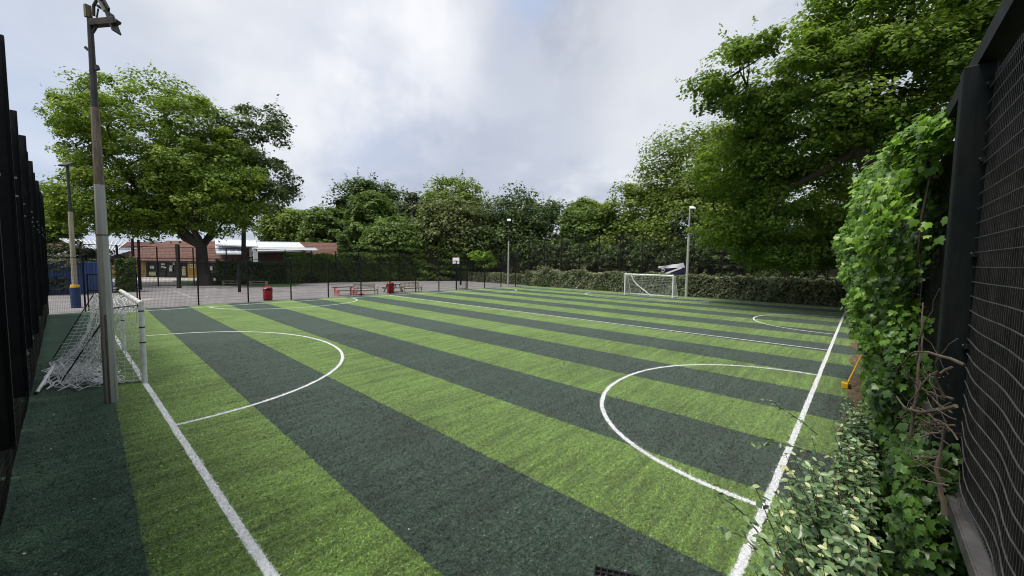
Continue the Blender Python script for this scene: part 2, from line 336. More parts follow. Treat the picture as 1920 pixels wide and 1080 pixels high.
def mesh_np(name, V, F, m, parent=None, rnd=None, smooth=False, mats=None):
    me = bpy.data.meshes.new(name); V = np.asarray(V, np.float32); F = np.asarray(F, np.int32)
    me.vertices.add(len(V)); me.vertices.foreach_set('co', V.ravel())
    k = F.shape[1]; me.loops.add(F.size); me.loops.foreach_set('vertex_index', F.ravel())
    me.polygons.add(len(F)); me.polygons.foreach_set('loop_start', np.arange(0, F.size, k, dtype=np.int32))
    me.polygons.foreach_set('loop_total', np.full(len(F), k, np.int32))
    if smooth: me.polygons.foreach_set('use_smooth', np.ones(len(F), bool))
    me.update(calc_edges=True)
    if rnd is not None:
        a = me.attributes.new('rnd', 'FLOAT', 'POINT'); a.data.foreach_set('value', np.asarray(rnd, np.float32))
    me.materials.append(m); o = bpy.data.objects.new(name, me); link(o, parent); return o
# leaf templates: local x = width, y = length, z = normal
def T_kite(): return np.array([(0, 0, 0), (0.42, 0.5, 0.06), (0, 1, -0.04), (-0.42, 0.5, 0.06)], float), np.array([(0, 1, 2), (0, 2, 3)])
def T_oval():
    v = [(0, 0, 0), (0.22, 0.25, .05), (0.27, 0.55, .06), (0.14, 0.85, .02), (0, 1.0, -.05), (-0.14, 0.85, .02), (-0.27, 0.55, .06), (-0.22, 0.25, .05), (0, .5, -.03)]
    return np.array(v, float), np.array([(8, i, (i+1) % 8) for i in range(8)])
def T_lobed():
    ring = [(0, 0.0, 0), (0.26, -0.12, -.03), (0.50, 0.10, -.07), (0.37, 0.33, .02), (0.45, 0.60, -.06), (0.21, 0.64, .01), (0.0, 1.0, -.09), (-0.21, 0.64, .01), (-0.45, 0.60, -.06), (-0.37, 0.33, .02), (-0.50, 0.10, -.07), (-0.26, -0.12, -.03)]
    v = ring + [(0, 0.34, 0.05)]
    return np.array(v, float), np.array([(12, i, (i+1) % 12) for i in range(12)])
def T_frond(): return np.array([(-.12, 0, 0), (.12, 0, 0), (0.2, .5, .06), (0, 1, -.1), (-.2, .5, .06)], float), np.array([(0, 1, 2), (0, 2, 4), (4, 2, 3)])
def unit(a): return a/(np.linalg.norm(a, axis=1, keepdims=True)+1e-9)
def leaf_arrays(P, Nn, S, T, rng, droop=0.0, tilt=0.45, heading=None):
    tv, tf = T; n = len(P); Nn = unit(Nn + rng.normal(0, tilt, (n, 3)))
    h = rng.normal(0, 1, (n, 3)) if heading is None else heading + rng.normal(0, 0.35, (n, 3))
    h = h + np.array([0, 0, -droop]); y = unit(h - (h*Nn).sum(1, keepdims=True)*Nn); x = np.cross(y, Nn)
    S = S[:, None, None]
    V = P[:, None, :] + (x[:, None, :]*tv[None, :, 0:1] + y[:, None, :]*(tv[None, :, 1:2]-0.4) + Nn[:, None, :]*tv[None, :, 2:3])*S
    F = tf[None]+(np.arange(n)*len(tv))[:, None, None]
    r = np.repeat(np.clip(rng.beta(2.2, 2.2, n), 0, 1), len(tv))
    return V.reshape(-1, 3), F.reshape(-1, 3), r
def leaves(name, P, Nn, S, T, m, parent, rng, droop=0.0, tilt=0.45, kind=None, rshift=None, heading=None):
    V, F, r = leaf_arrays(P, Nn, S, T, rng, droop, tilt, heading)
    if rshift is not None: r = np.clip(r+np.repeat(rshift, len(T[0])), 0, 1)
    o = mesh_np(name, V, F, m, parent, r)
    if kind: o['kind'] = kind
    return o
def puffs(rng, blobs, n):
    out = []; vol = np.array([(b[3]*b[4]*b[5])**(2/3) for b in blobs]); vol /= vol.sum()
    for b, w in zip(blobs, vol):
        k = max(3, int(n*w)); d = unit(rng.normal(0, 1, (k, 3))); rr = 0.45 + 0.55*rng.random(k)**0.45
        out.append(np.array(b[:3]) + d*rr[:, None]*np.array(b[3:6]))
    return np.concatenate(out)
def crown_leaves(rng, C, prad, per, flat, center, size):
    n = len(C); k = per; d = unit(rng.normal(0, 1, (n*k, 3))); d[:, 2] = np.abs(d[:, 2])*np.where(rng.random(n*k) < 0.75, 1, -1)
    rr = (0.35+0.65*rng.random(n*k)**0.5)[:, None]
    pr = np.repeat(prad*(0.6+0.9*rng.random(n)), k)[:, None]
    c = np.repeat(C, k, axis=0); P = c + d*rr*pr*np.array([1, 1, flat])
    P = P + rng.normal(0, 0.10, P.shape)*pr
    Nn = d*0.6 + np.array([0, 0, 0.9]) + unit(c-center)*0.35
    sh = np.repeat(rng.normal(0, 0.13, n), k)
    return P, Nn, size*(0.45+1.15*rng.random(n*k)**1.5), sh
def limb(mb, a, b, r0, r1, rng, seg=5, wob=0.06, n=6):
    a = np.array(a, float); b = np.array(b, float); L = np.linalg.norm(b-a); pts = []
    bow = np.array([0, 0, 1.0])*L*0.10
    for i in range(seg+1):
        t = i/seg; p = a*(1-t)+b*t + bow*math.sin(math.pi*t)*-0.6
        if 0 < i < seg: p = p + rng.normal(0, wob*L/seg, 3)
        pts.append(p)
    mb.tube(pts, [r0*(1-t/seg)+r1*t/seg for t in range(seg+1)], n, cap=False); return pts
def tree(name, label, base, fork, r0, blobs, m, seed, npuff=150, prad=1.1, per=90, size=0.28, flat=0.55, limbs=14, group=None, lean=0.0, T=None, bark=None, sprigs=0, trunk_n=10):
    rng = np.random.default_rng(seed); base = np.array(base, float); t = thing(name, label, 'tree', base, 0, group)
    blobs = [tuple(np.array(b[:3])-base)+tuple(b[3:]) for b in blobs]
    C = puffs(rng, blobs, npuff); center = C.mean(0); fork = np.array(fork, float)-base
    mb = MB(); pts = [(0, 0, -0.3), (0, 0, 0.15), tuple(fork*0.12+np.array([0, 0, .3])), tuple(fork*0.5+rng.normal(0, r0*0.25, 3)), tuple(fork)]
    mb.tube(pts, [r0*1.7, r0*1.35, r0*1.08, r0*0.92, r0*0.8], trunk_n, cap=True)
    mb.build('trunk', bark or M_bark, t)
    if limbs:
        br = MB(); order = rng.permutation(len(C)); heads = []
        NP = min(7, max(3, limbs//4))
        for i in order[:NP]:
            end = fork*0.25 + C[i]*0.75; pl = limb(br, fork-(0, 0, r0*0.4), end, r0*0.6, r0*0.16, rng, 6, 0.10, 7); heads += pl[2:]
        for n_, i in enumerate(order[NP:limbs]):
            hd = min(heads, key=lambda q: np.linalg.norm(q-C[i])+rng.random()*0.5); rr_ = r0*(0.20 if n_ < 30 else 0.10); pl = limb(br, hd, C[i], rr_, rr_*0.2, rng, 4, 0.12, 5)
            if n_ < 40: heads += pl[2:4]
        br.build('branches', bark or M_bark, t)
    P, Nn, S, sh = crown_leaves(rng, C, prad, per, flat, center, size)
    if sprigs:
        k = sprigs; d = unit(rng.normal(0, 1, (k, 3))); d[:, 2] = np.abs(d[:, 2]); c = C[rng.integers(0, len(C), k)]
        out = unit(c-center); tt = rng.random((k, 14, 1)); q = c[:, None, :] + (out[:, None, :]*0.9+d[:, None, :]*0.6)*prad*(0.3+tt*0.95) + rng.normal(0, 0.07*prad, (k, 14, 3))
        P = np.concatenate([P, q.reshape(-1, 3)]); Nn = np.concatenate([Nn, np.tile([0, 0, 1.0], (k*14, 1))]); S = np.concatenate([S, size*(0.5+0.6*rng.random(k*14))]); sh = np.concatenate([sh, np.zeros(k*14)+0.08])
    leaves('crown', P, Nn, S, T or T_kite(), m, t, rng, 0.5, 0.5, rshift=sh)
    return t
def crown_blob(u0, u1, v0, v1, F, depth=None):     # ellipsoid filling a pixel box at depth F
    c = at((u0+u1)/2, (v0+v1)/2, F); w = (u1-u0)/2/FPX*F; h = (v1-v0)/2/FPX*F; d = depth or w
    return (*c, (w+d)/2, (w+d)/2, h)
# ---------------------------------------------------------------- the setting: ground, turf, court, paving
def sheet(name, poly, z, m, sub=None):
    me = bpy.data.meshes.new(name); me.from_pydata([(x, y, z) for x, y in poly], [], [tuple(range(len(poly)))]); me.materials.append(m)
    return tag(link(bpy.data.objects.new(name, me)), kind='structure')
def big_ground():
    n = 40; xs = np.concatenate([np.linspace(-900, -60, 8), np.linspace(-50, 160, 30), np.linspace(200, 1100, 8)])
    X, Y = np.meshgrid(xs, xs, indexing='ij'); Z = -0.02 + 0*X
    Z = np.where((X > 44.5), -0.02+np.clip((X-44.5)/6, 0, 1)*0.8, Z)
    V = np.stack([X, Y, Z], -1).reshape(-1, 3); k = len(xs); i, j = np.meshgrid(range(k-1), range(k-1), indexing='ij'); a = (i*k+j).ravel()
    o = mesh_np('ground', V, np.stack([a, a+k, a+k+1, a+1], 1), M_ground); tag(o, kind='structure')
big_ground()
sheet('turf_pitch', [(-0.75, -0.45), (39.2, -0.45), (39.2, 31.95), (-0.75, 31.95)], 0.0, MATS['turf'])
sheet('asphalt_court', [(-8, 31.98), (42, 31.98), (42, 48.5), (36, 49.2), (3, 55.5), (-8, 57)], -0.004, MATS['asphalt'])
sheet('leaf_litter_strip', [(39.2, -0.45), (41.9, -0.45), (41.9, 31.95), (39.2, 31.95)], 0.004, M_litter)
sheet('woodland_floor', [(42.1, -30), (60, -30), (60, 70), (42.1, 70)], 0.03, M_soil)
p_ = [fs(38.2, -40), fs(38.2, -33.5), fs(40.6, -31), fs(41.5, -26.8), fs(48, -26.2), fs(59, -27), fs(59, -70), fs(40, -60)]
sheet('paved_yard', [(p[0], p[1]) for p in [fs(40.0, -39), fs(39.5, -33), fs(46.8, -22), fs(70, -20), fs(70, -80), fs(44, -60)]], 0.012, M_paving)
sheet('lawn', [(p[0], p[1]) for p in [fs(42.6, -35.2), fs(42.6, -24), fs(50.5, -26), fs(50.5, -43.3)]], 0.03, M_lawn)
# ---------------------------------------------------------------- pitch markings (4 mm sheets)
ZL = 0.005
def strip(name, pts, w, z=ZL, m=None):
    pts = np.array(pts, float); rng = np.random.default_rng(len(pts)+int(abs(pts[0][0])*10)); n = len(pts); t = np.gradient(pts, axis=0); t = unit(t); nn = np.stack([-t[:, 1], t[:, 0]], 1)
    wob = rng.normal(0, 0.004, (n, 1)); a = pts+nn*(w/2+wob); b = pts-nn*(w/2-wob*0.5)
    V = np.concatenate([np.c_[a, np.full(n, z)], np.c_[b, np.full(n, z)]]); i = np.arange(n-1)
    return tag(mesh_np(name, V, np.stack([i+n, i+n+1, i+1, i], 1), m or MATS['line']), kind='structure')
def seg(a, b, k=0.25):
    n = max(2, int(math.dist(a, b)/k)); return [(a[0]+(b[0]-a[0])*i/(n-1), a[1]+(b[1]-a[1])*i/(n-1)) for i in range(n)]
XA, XC, XH, YB, YD = 1.24, 36.16, 18.68, 0.79, 30.61
LW = 0.095
strip('touchline', seg((XA, YB), (XC, YB)), LW); strip('touchline', seg((XA, YD), (XC, YD)), LW)
strip('goal_line', seg((XA, YB+LW/2), (XA, YD-LW/2)), LW); strip('goal_line', seg((XC, YB+LW/2), (XC, YD-LW/2)), LW)
strip('halfway_line', seg((XH, YB+LW/2), (XH, YD-LW/2)), LW*0.9)
def arc(cx, cy, rx, ry, a0, a1, n=60, pw=2.0):
    o = []
    for i in range(n):
        a = rad(a0+(a1-a0)*i/(n-1)); c, s = math.cos(a), math.sin(a); o.append((cx+rx*math.copysign(abs(c)**(2/pw), c), cy+ry*math.copysign(abs(s)**(2/pw), s)))
    return o
e = 0.05
strip('penalty_arc', arc(XA+e, 15.25, 5.15, 5.8, -90, 90, 70, 2.1), LW*0.85, 0.0045)
strip('penalty_arc', arc(XC-e, 15.25, 4.4, 5.75, 90, 270, 70, 2.1), LW*0.85, 0.0045)
strip('penalty_arc', arc(10.05, YB+e, 4.15, 3.9, 0, 180, 60, 2.1), LW*0.85, 0.0045)
strip('penalty_arc', arc(27.2, YB+e, 3.95, 3.85, 0, 180, 60, 2.1), LW*0.85, 0.0045)
strip('penalty_arc', arc(10.6, YD-e, 4.6, 3.95, 180, 360, 60, 2.1), LW*0.85, 0.0045)
strip('penalty_arc', arc(28.8, YD-e, 4.6, 3.95, 180, 360, 60, 2.1), LW*0.85, 0.0045)
M_worn = mat('worn_white_court_paint', (0.42, 0.41, 0.41), 0.8, 0, 0.3, 9)
strip('court_line', seg((6.5, 38.2), (38.5, 38.2), 0.5), 0.07, 0.0, M_worn); strip('court_line', seg((8.5, 34.2), (31, 33.6), 0.5), 0.07, 0.0, M_worn)
strip('court_line', seg((6.6, 46.6), (36, 45.0), 0.5), 0.07, 0.0, M_worn); strip('court_line', seg((6.5, 38.2), (6.6, 46.6), 0.5), 0.07, 0.0, M_worn)
strip('court_line', arc(17.5, 40.5, 3.0, 3.0, 0, 360, 50), 0.07, 0.004, M_worn)
strip('court_line', arc(10.0, 38.2, 2.6, 2.6, 0, 180, 40), 0.07, 0.004, M_worn)
strip('court_line', seg((-1, 38.5), (2.0, 38.5), 0.5), 0.07, 0.0, M_worn); strip('court_line', seg((-1, 41.5), (1.5, 41.5), 0.5), 0.07, 0.0, M_worn)
# pale repaired patches in the asphalt
M_patch = mat('pinkish_asphalt_patch', (0.36, 0.30, 0.29), 0.9, 0, 0.25, 9)
rp = random.Random(4)
for cx, cy, r in ((3.6, 38.4, 0.55), (4.4, 39.3, 0.35), (3.4, 41.5, 0.4), (12.5, 50.5, 0.6), (9.5, 47.5, .5)):
    sheet('asphalt_patch', [(cx+r*(0.7+0.6*rp.random())*1.3*math.cos(a*0.628), cy+r*(0.7+0.6*rp.random())*math.sin(a*0.628)) for a in range(10)], 0.002, M_patch)
# ---------------------------------------------------------------- fences
def wires(mb, a, b, z0, z1, dv, dh, r, wav=None, n=3, twin=False):
    a = np.array(a, float); b = np.array(b, float); L = np.linalg.norm(b-a); d = (b-a)/L
    k = max(1, int(L/dv))
    for i in range(k+1):
        p = a+d*L*i/k; q = wav(i/k) if wav else 0
        mb.tube([(p[0], p[1], z0), (p[0], p[1], z1)], r, n, cap=False, smooth=False)
    m = max(1, int(round((z1-z0)/dh)))
    for i in range(m+1):
        z = z0+(z1-z0)*i/m; mb.tube([(a[0], a[1], z), (b[0], b[1], z)], r*1.3, n, cap=False, smooth=False)
def mesh_fence(name, label, a, b, h, bays, post=0.08, dv=0.05, dh=0.2, r=0.0028, rails=(), skip=(), xs=None, topr=0.0):
    a = np.array([*a, 0.0]); b = np.array([*b, 0.0]); ang = math.atan2(b[1]-a[1], b[0]-a[0]); L = np.linalg.norm(b-a)
    t = thing(name, label, 'fence', a, ang); xs = xs if xs is not None else [L*i/bays for i in range(bays+1)]
    pm = MB().box((-post/2, -post/2, -0.2), (post/2, post/2, h+0.04)).build('post', M_black, t).data; first = True
    for i, x in enumerate(xs):
        if first: o = t.children[0]; first = False
        else: o = link(bpy.data.objects.new('post', pm), t)
        o.location = (x, 0, 0)
    for i in range(len(xs)-1):
        if i in skip: continue
        m = MB(); wires(m, (xs[i]+post/2, post*0.3, 0), (xs[i+1]-post/2, post*0.3, 0), 0.04, h, dv, dh, r)
        m.build('mesh_panel', M_wireblack, t)
    for z, w in rails:
        m = MB(); m.bar((xs[0], 0.02-post*0.5, z), (xs[-1], 0.02-post*0.5, z), w, w); m.build('rail', M_black, t)
    return t
YF = 32.05
xsD = [0, 1.35] + [3.02+0.55+2.77*i for i in range(0, 9)] + [28.0, 29.55] + [32.2, 34.9, 37.5, 40.3]
xsD = [x for x in xsD]
fd = mesh_fence('court_fence', 'low black mesh fence between the turf pitch and the grey playground court', (-0.6, YF), (39.7, YF), 3.0, 14, 0.075, 0.06, 0.2, 0.0032, ((3.0, 0.035),), (1,), xsD)
def gate(name, label, x0, w, h):
    t = thing(name, label, 'gate', (x0, YF+0.06, 0)); MB().box((0, 0, 0.03), (0.06, 0.06, h)).build('gate_stile', M_black, t)
    MB().box((w-0.06, 0, 0.03), (w, 0.06, h)).build('gate_stile', M_black, t)
    for z in (0.06, 1.15, h-0.06): MB().box((0.063, 0.005, z), (w-0.063, 0.055, z+0.05)).build('gate_rail', M_black, t)
    m = MB(); wires(m, (0.06, 0.03, 0), (w-0.06, 0.03, 0), 0.1, h-0.1, 0.05, 0.2, 0.002); m.build('mesh_panel', M_wireblack, t)
    MB().box((w-0.05, -0.04, 1.0), (w+0.02, 0.0, 1.2)).build('latch', M_darksteel, t)
gate('pitch_gate', 'black framed mesh gate in the low fence behind the near goal', 0.85, 2.05, 2.1)
gate('pitch_gate', 'narrow black mesh gate in the low fence in front of the far basketball hoop', 27.5, 1.4, 2.1)
# back fence of the court
fb = mesh_fence('back_fence', 'tall black mesh fence at the back of the playground in front of the ivy hedge', (3.6, 54.3), (37.5, 48.6), 4.05, 12, 0.11, 0.1, 0.2, 0.0048, ((4.05, 0.06), (2.4, 0.06), (0.1, 0.05)))
mesh_fence('side_fence', 'black mesh fence on the left of the playground beside the blue container', (-6.0, 49.9), (3.55, 54.2), 4.1, 4, 0.11, 0.1, 0.2, 0.004, ((4.1, 0.06),))
ff = mesh_fence('high_fence', 'very tall black mesh fence behind the silvery hedge at the far end', (42.0, -1.0), (42.0, 35.2), 6.2, 13, 0.10, 0.1, 0.3, 0.005, ((3.1, 0.05), (6.2, 0.05), (0.2, .05)), (), [0.9+2.66*i-0.35 for i in range(14)])
mesh_fence('corner_fence', 'black mesh fence under the leaf clump at the far corner of the playground', (42.0, 35.9), (38.5, 48.0), 4.2, 5, 0.10, 0.1, 0.3, 0.004, ((4.2, 0.05), (2.1, .04)))
# tall dark fence along the left
def left_fence():
    t = thing('tall_side_fence', 'very tall black fence with close posts and dark screening along the left edge', 'fence', (-0.6, 0, 0))
    ys = [4.4, 6.6, 8.9, 11.2, 13.4, 15.7, 18.0, 20.3, 22.6, 24.9, 27.1, 29.4, 31.6]; dep = [.24, .23, .24, .10, .14, .17, .12, .14, .12, .15, .12, .13, .14]
    R_ = random.Random(3)
    for y, w in zip(ys, dep):
        p = MB().box((-0.05, y-0.05, 1.12 if y > 5 else 0), (w-0.03, y+0.05, 6.1+R_.uniform(-.05, .05))).box((-0.05, y-0.03, -0.2), (0.0, y+0.03, 1.14)).build('post', M_black, t, 0.004)
        m = MB()
        for z in (3.95, 4.2): m.tube([(w-0.03, y-0.01, z), (w-0.005, y-0.01, z)], 0.016, 8)
        m.build('bolt', M_galv, p)
        MB().box((w-0.06, y-0.062, 1.2), (w-0.028, y-0.052, 6.0)).build('flange', M_blackgreen, p)
    for a, b in zip(ys[:-1], ys[1:]):
        MB().box((-0.075, a+0.052, 1.12), (-0.06, b-0.052, 5.75)).build('screen_sheet', M_blackscreen, t)
        m = MB(); z = 1.2
        for i in range(22): m.tube([(-0.045, a+0.05, 1.2+i*0.2), (-0.045, b-0.05, 1.2+i*0.2)], 0.004, 3, False, False)
        m.build('mesh_wires', M_wireblack, t)
        # lower mesh bulging towards the pitch
        m = MB(); amp = R_.uniform(0.03, 0.09); n = 10
        def bx(s, z): return -0.01 + amp*math.sin(math.pi*s)*math.sin(math.pi*min(1, z/1.15)*0.8+0.3) + 0.05*(z/1.1)*math.sin(math.pi*s)
        for k in range(12):
            z = 0.03+k*0.098; m.tube([(bx(i/n, z), a+0.04+(b-a-0.08)*i/n, z+0.035*math.sin(math.pi*i/n)) for i in range(n+1)], 0.0035, 3, False, False)
        for k in range(45):
            s = k/44; m.tube([(bx(s, z)-0.006, a+0.04+(b-a-0.08)*s, z) for z in (0.03, 0.3, 0.6, 0.85, 1.12)], 0.003, 3, False, False)
        m.build('lower_mesh', M_wireblack, t)
        MB().tube([(bx(i/n, 1.13), a+0.04+(b-a-0.08)*i/n, 1.13+0.04*math.sin(math.pi*i/n)) for i in range(n+1)], 0.009, 6).build('edge_wire', M_wire, t)
        MB().box((-0.16, a+0.05, 0), (-0.14, b-0.05, 1.2)).build('screen_sheet', M_blackscreen, t)
        MB().box((-0.02, b-0.10, 1.0), (0.05, b-0.04, 1.04)).build('bracket', M_galv, t)
left_fence()
# tall dark fence along the right, reed screen behind a wire grid
M_wireup = mat('dull_mesh_upright', (0.045, 0.043, 0.042), 0.6, 0, 0.5, 8)
def right_fence():
    t = thing('tall_side_fence', 'very tall dark fence with woven screening and wire grid along the right edge under ivy', 'fence', (0, -0.4, 0))
    xs = [-2.5, 0.2, 2.99, 5.7, 8.4, 11.1, 13.8, 16.5, 19.2, 21.9, 24.6, 27.3, 30, 32.7, 35.4, 38.1, 41]
    for i, x in enumerate(xs):
        MB().box((x-0.05, -0.02, 0.0), (x+0.06, 0.09, 4.12)).build('post', M_blackgreen, t, 0.008)
    for x in xs[1:4]:
        for z in (2.3, 2.75, 3.2, 3.65, 4.0):
            MB().box((x-0.078, -0.010, z), (x-0.0505, 0.012, z+0.022)).build('clip', M_black, t); MB().tube([(x-0.07, 0.0125, z+.015), (x-0.07, 0.017, z+.015)], 0.005, 8).build('bolt', M_wire, t)
    for a, b in zip(xs[:-1], xs[1:]):
        MB().box((a+0.063, -0.055, 2.10), (b-0.053, -0.04, 4.06)).build('screen_sheet', M_screen, t)
        MB().box((a+0.063, -0.055, 0.0), (b-0.053, -0.04, 2.04)).build('screen_sheet', M_screen, t)
        MB().box((a+0.063, -0.05, 2.045), (b-0.053, 0.035, 2.058)).box((a+0.063, 0.036, 2.0), (b-0.053, 0.042, 2.058)).build('ledge_rail', mat('grimy_ledge_steel', (0.075, 0.072, 0.072), 0.6, 0.1, 0.4, 6, 0.001, (0.16, 0.13, 0.11), 8), t)
        MB().box((a-0.05, -0.06, 4.125), (b-0.055, 0.045, 4.215)).build('top_rail', M_blackgreen, t)
    rr = random.Random(8)
    for k, (a, b) in enumerate(zip(xs[:2], xs[1:3])):
        n = 26 if k < 3 else 8; m = MB(); L = b-a-0.12
        for i in range(28):
            z = 2.10+i*0.070; sagz = max(0, (3.05-z))*0.10; ph = rr.uniform(-.3, .3)
            m.tube([(a+0.065+L*j/n, 0.004+0.014*math.sin(j*0.9+ph)*max(0, min(1, (3.2-z))), z - sagz*math.sin(math.pi*j/n)+0.006*math.sin(j*0.55+i*0.3)*max(0, min(1, (3.2-z)))) for j in range(n+1)], 0.0026, 4, False)
        m.build('grid_wires', M_wire, t)
        m = MB(); nv = int(L/0.030)
        for i in range(nv+1):
            x = a+0.065+L*i/nv; m.tube([(x, -0.012, 2.07), (x+rr.uniform(-.004, .004), -0.010, 3.0), (x, -0.012, 4.06)], 0.0042, 3, False, False)
        m.build('upright_wires', M_wireup, t)
right_fence()
# ---------------------------------------------------------------- goals
def net_sheet(m, fn, nu, nv, r, sub=2, jit=0.0, rng=None, skipu=False):
    J = rng.normal(0, jit, (nu+1, nv+1, 3)) if jit else np.zeros((nu+1, nv+1, 3))
    G = np.array([[np.array(fn(i/nu, j/nv))+J[i, j] for j in range(nv+1)] for i in range(nu+1)])
    for i in range(nu+1):
        m.tube(list(G[i]), r, 4, False, False)
    for j in range(nv+1): m.tube(list(G[:, j]), r, 4, False, False)
def near_goal():
    y0, y1, x, h = 13.22, 18.15, 1.24, 1.98; rng = np.random.default_rng(5)
    t = thing('football_goal', 'near white football goal with torn bunched net behind the steel floodlight post', 'goal', (x, y0, 0))
    P = lambda X, Y, Z: (X-x, Y-y0, Z)
    for y in (y0, y1):
        o = MB().tube([P(x, y, 0), P(x, y, h-0.05)], 0.055, 16).build('goal_post', M_white, t)
        for z in (1.78, 1.38, 1.0): MB().tube([P(x, y, z), P(x, y, z+0.03)], 0.0575, 16).build('tape_band', M_tape, o)
    o = MB().tube([P(x, y0-0.055, h), P(x, y1+0.055, h)], 0.057, 16).build('crossbar', M_white, t)
    for y in (y0+0.5, y0+1.1, y0+2.2, y0+3.3): MB().tube([P(x, y, h), P(x, y+0.025, h)], 0.0595, 16).build('tape_band', M_tape, o)
    back = -0.22
    A0, A1 = (0.74, y0+0.06, h-0.08), (-0.18, y0+0.95, 0.03); B0, B1 = (0.62, y1-0.35, h-0.02), (-0.30, y1-0.1, 0.03)
    MB().tube([P(x, y0, h-0.04), P(*A0), P(*A1)], 0.016, 8).build('stay_bar', M_darksteel, t)
    MB().tube([P(x, y1, h-0.04), P(*B0), P(*B1)], 0.016, 8).build('stay_bar', M_darksteel, t)
    MB().tube([P(x-0.05, y0+0.1, 0.03), P(A1[0], A1[1]-0.05, 0.03)], 0.018, 8).build('ground_bar', M_galv, t)
    MB().tube([P(x-0.05, y1-0.02, 0.03), P(B1[0], B1[1], 0.03)], 0.018, 8).build('ground_bar', M_galv, t)
    MB().tube([P(A0[0], A0[1], A0[2]), P(A0[0]-.02, A0[1]+1.2, h), P(B0[0], B0[1], B0[2])], 0.012, 8).build('rear_bar', M_galv, t)
    m = MB(); R0 = 0.0075
    # near side panel
    def side(u, v):
        top = np.array([x-0.05, y0+0.03, h-0.1])*(1-u)+np.array(A0)*u + np.array([0, 0, -0.05*math.sin(3*u)])
        bot = np.array([x-0.06, y0+0.12, 0.05])*(1-u)+np.array(A1)*u
        p = top*(1-v)+bot*v; return P(*(p+np.array([0.03*math.sin(7*v+3*u), 0.05*math.sin(math.pi*v)*math.sin(math.pi*u)+0.02*math.sin(9*v), 0])))
    net_sheet(m, side, 9, 18, R0, jit=0.008, rng=rng)
    def fside(u, v):
        top = np.array([x-0.05, y1-0.03, h-0.1])*(1-u)+np.array(B0)*u; bot = np.array([x-0.06, y1-0.1, 0.05])*(1-u)+np.array(B1)*u
        p = top*(1-v)+bot*v; return P(*p)
    net_sheet(m, fside, 9, 18, R0, jit=0.008, rng=rng)
    # roof and back panel that has slipped, hanging from near corner to ground
    def roof(u, v):
        a = np.array([x-0.06, y0+0.1+(y1-y0-0.2)*u, h-0.05]); bb = np.array(A0)*(1-u)+np.array(B0)*u; p = a*(1-v)+bb*v
        p[2] -= 0.22*math.sin(math.pi*v)*abs(math.sin(5*u+0.4))+0.05; return P(*p)
    net_sheet(m, roof, 40, 6, R0, jit=0.02, rng=rng)
    def backp(u, v):
        top = np.array(A0)*(1-u)+np.array(B0)*u
        bot = np.array([-0.32+0.12*math.sin(6*u), y0+0.75+3.6*u, 0.05])
        p = top*(1-v)+bot*v; sag = math.sin(math.pi*v*0.9)
        p[0] += 0.30*sag*(1-0.4*u) + 0.06*math.sin(14*u+3*v); p[1] -= 0.15*sag; p[2] -= 0.30*sag; p[2] = max(p[2], 0.03); return P(*p)
    net_sheet(m, backp, 36, 19, R0, jit=0.012, rng=rng)
    # slack net bunched over the turf
    def heap(u, v):
        X = -0.34+1.05*v; Y = y0+0.45+2.6*u + 0.25*math.sin(5*v)
        hh = 0.07+0.20*math.exp(-((u-0.3)**2)/0.08-((v-0.35)**2)/0.15)*(1+0.6*math.sin(17*u+9*v)) + 0.05*math.sin(23*u)*math.sin(19*v)
        return P(X+0.10*math.sin(19*u+4*v), Y+0.10*math.sin(15*v+5*u), max(0.02, hh))
    net_sheet(m, heap, 20, 14, R0, jit=0.03, rng=rng)
    def heap2(u, v):
        X = -0.15+1.0*v; Y = y0+0.3+1.8*u; hh = 0.05+0.5*math.exp(-((u-0.55)**2)/0.12)*(1-v)**1.5*(1+0.3*math.sin(21*u+9*v))
        return P(X+0.08*math.sin(23*u), Y+0.12*math.sin(17*v+4*u), max(0.02, hh))
    net_sheet(m, heap2, 15, 10, R0, jit=0.03, rng=rng)
    # gathered rope of net beside the far post
    for k in range(14):
        pts = [P(x-0.12-0.35*math.sin(2.2*s)+rng.normal(0, .03), y0+1.0+2.6*s**1.5+rng.normal(0, .04), h-0.1-1.5*s+rng.normal(0, .02)) for s in np.linspace(0, 1, 9)]; m.tube(pts, R0, 4, False, False)
    o = m.build('net', M_net, t); o['kind'] = 'stuff'
    return t
near_goal()
o = thing('loose_goal_tube', 'loose white metal tube with black end lying on the turf beside the bunched net', 'tube', (-0.50, 13.80, 0.03))
MB().tube([(0, 0, 0.005), (0.26, 1.75, 0.26)], 0.034, 12).build('tube', M_white, o); MB().tube([(-0.008, -0.04, 0.0), (-0.001, -0.002, 0.006)], 0.032, 12).build('end_cap', M_tape, o)
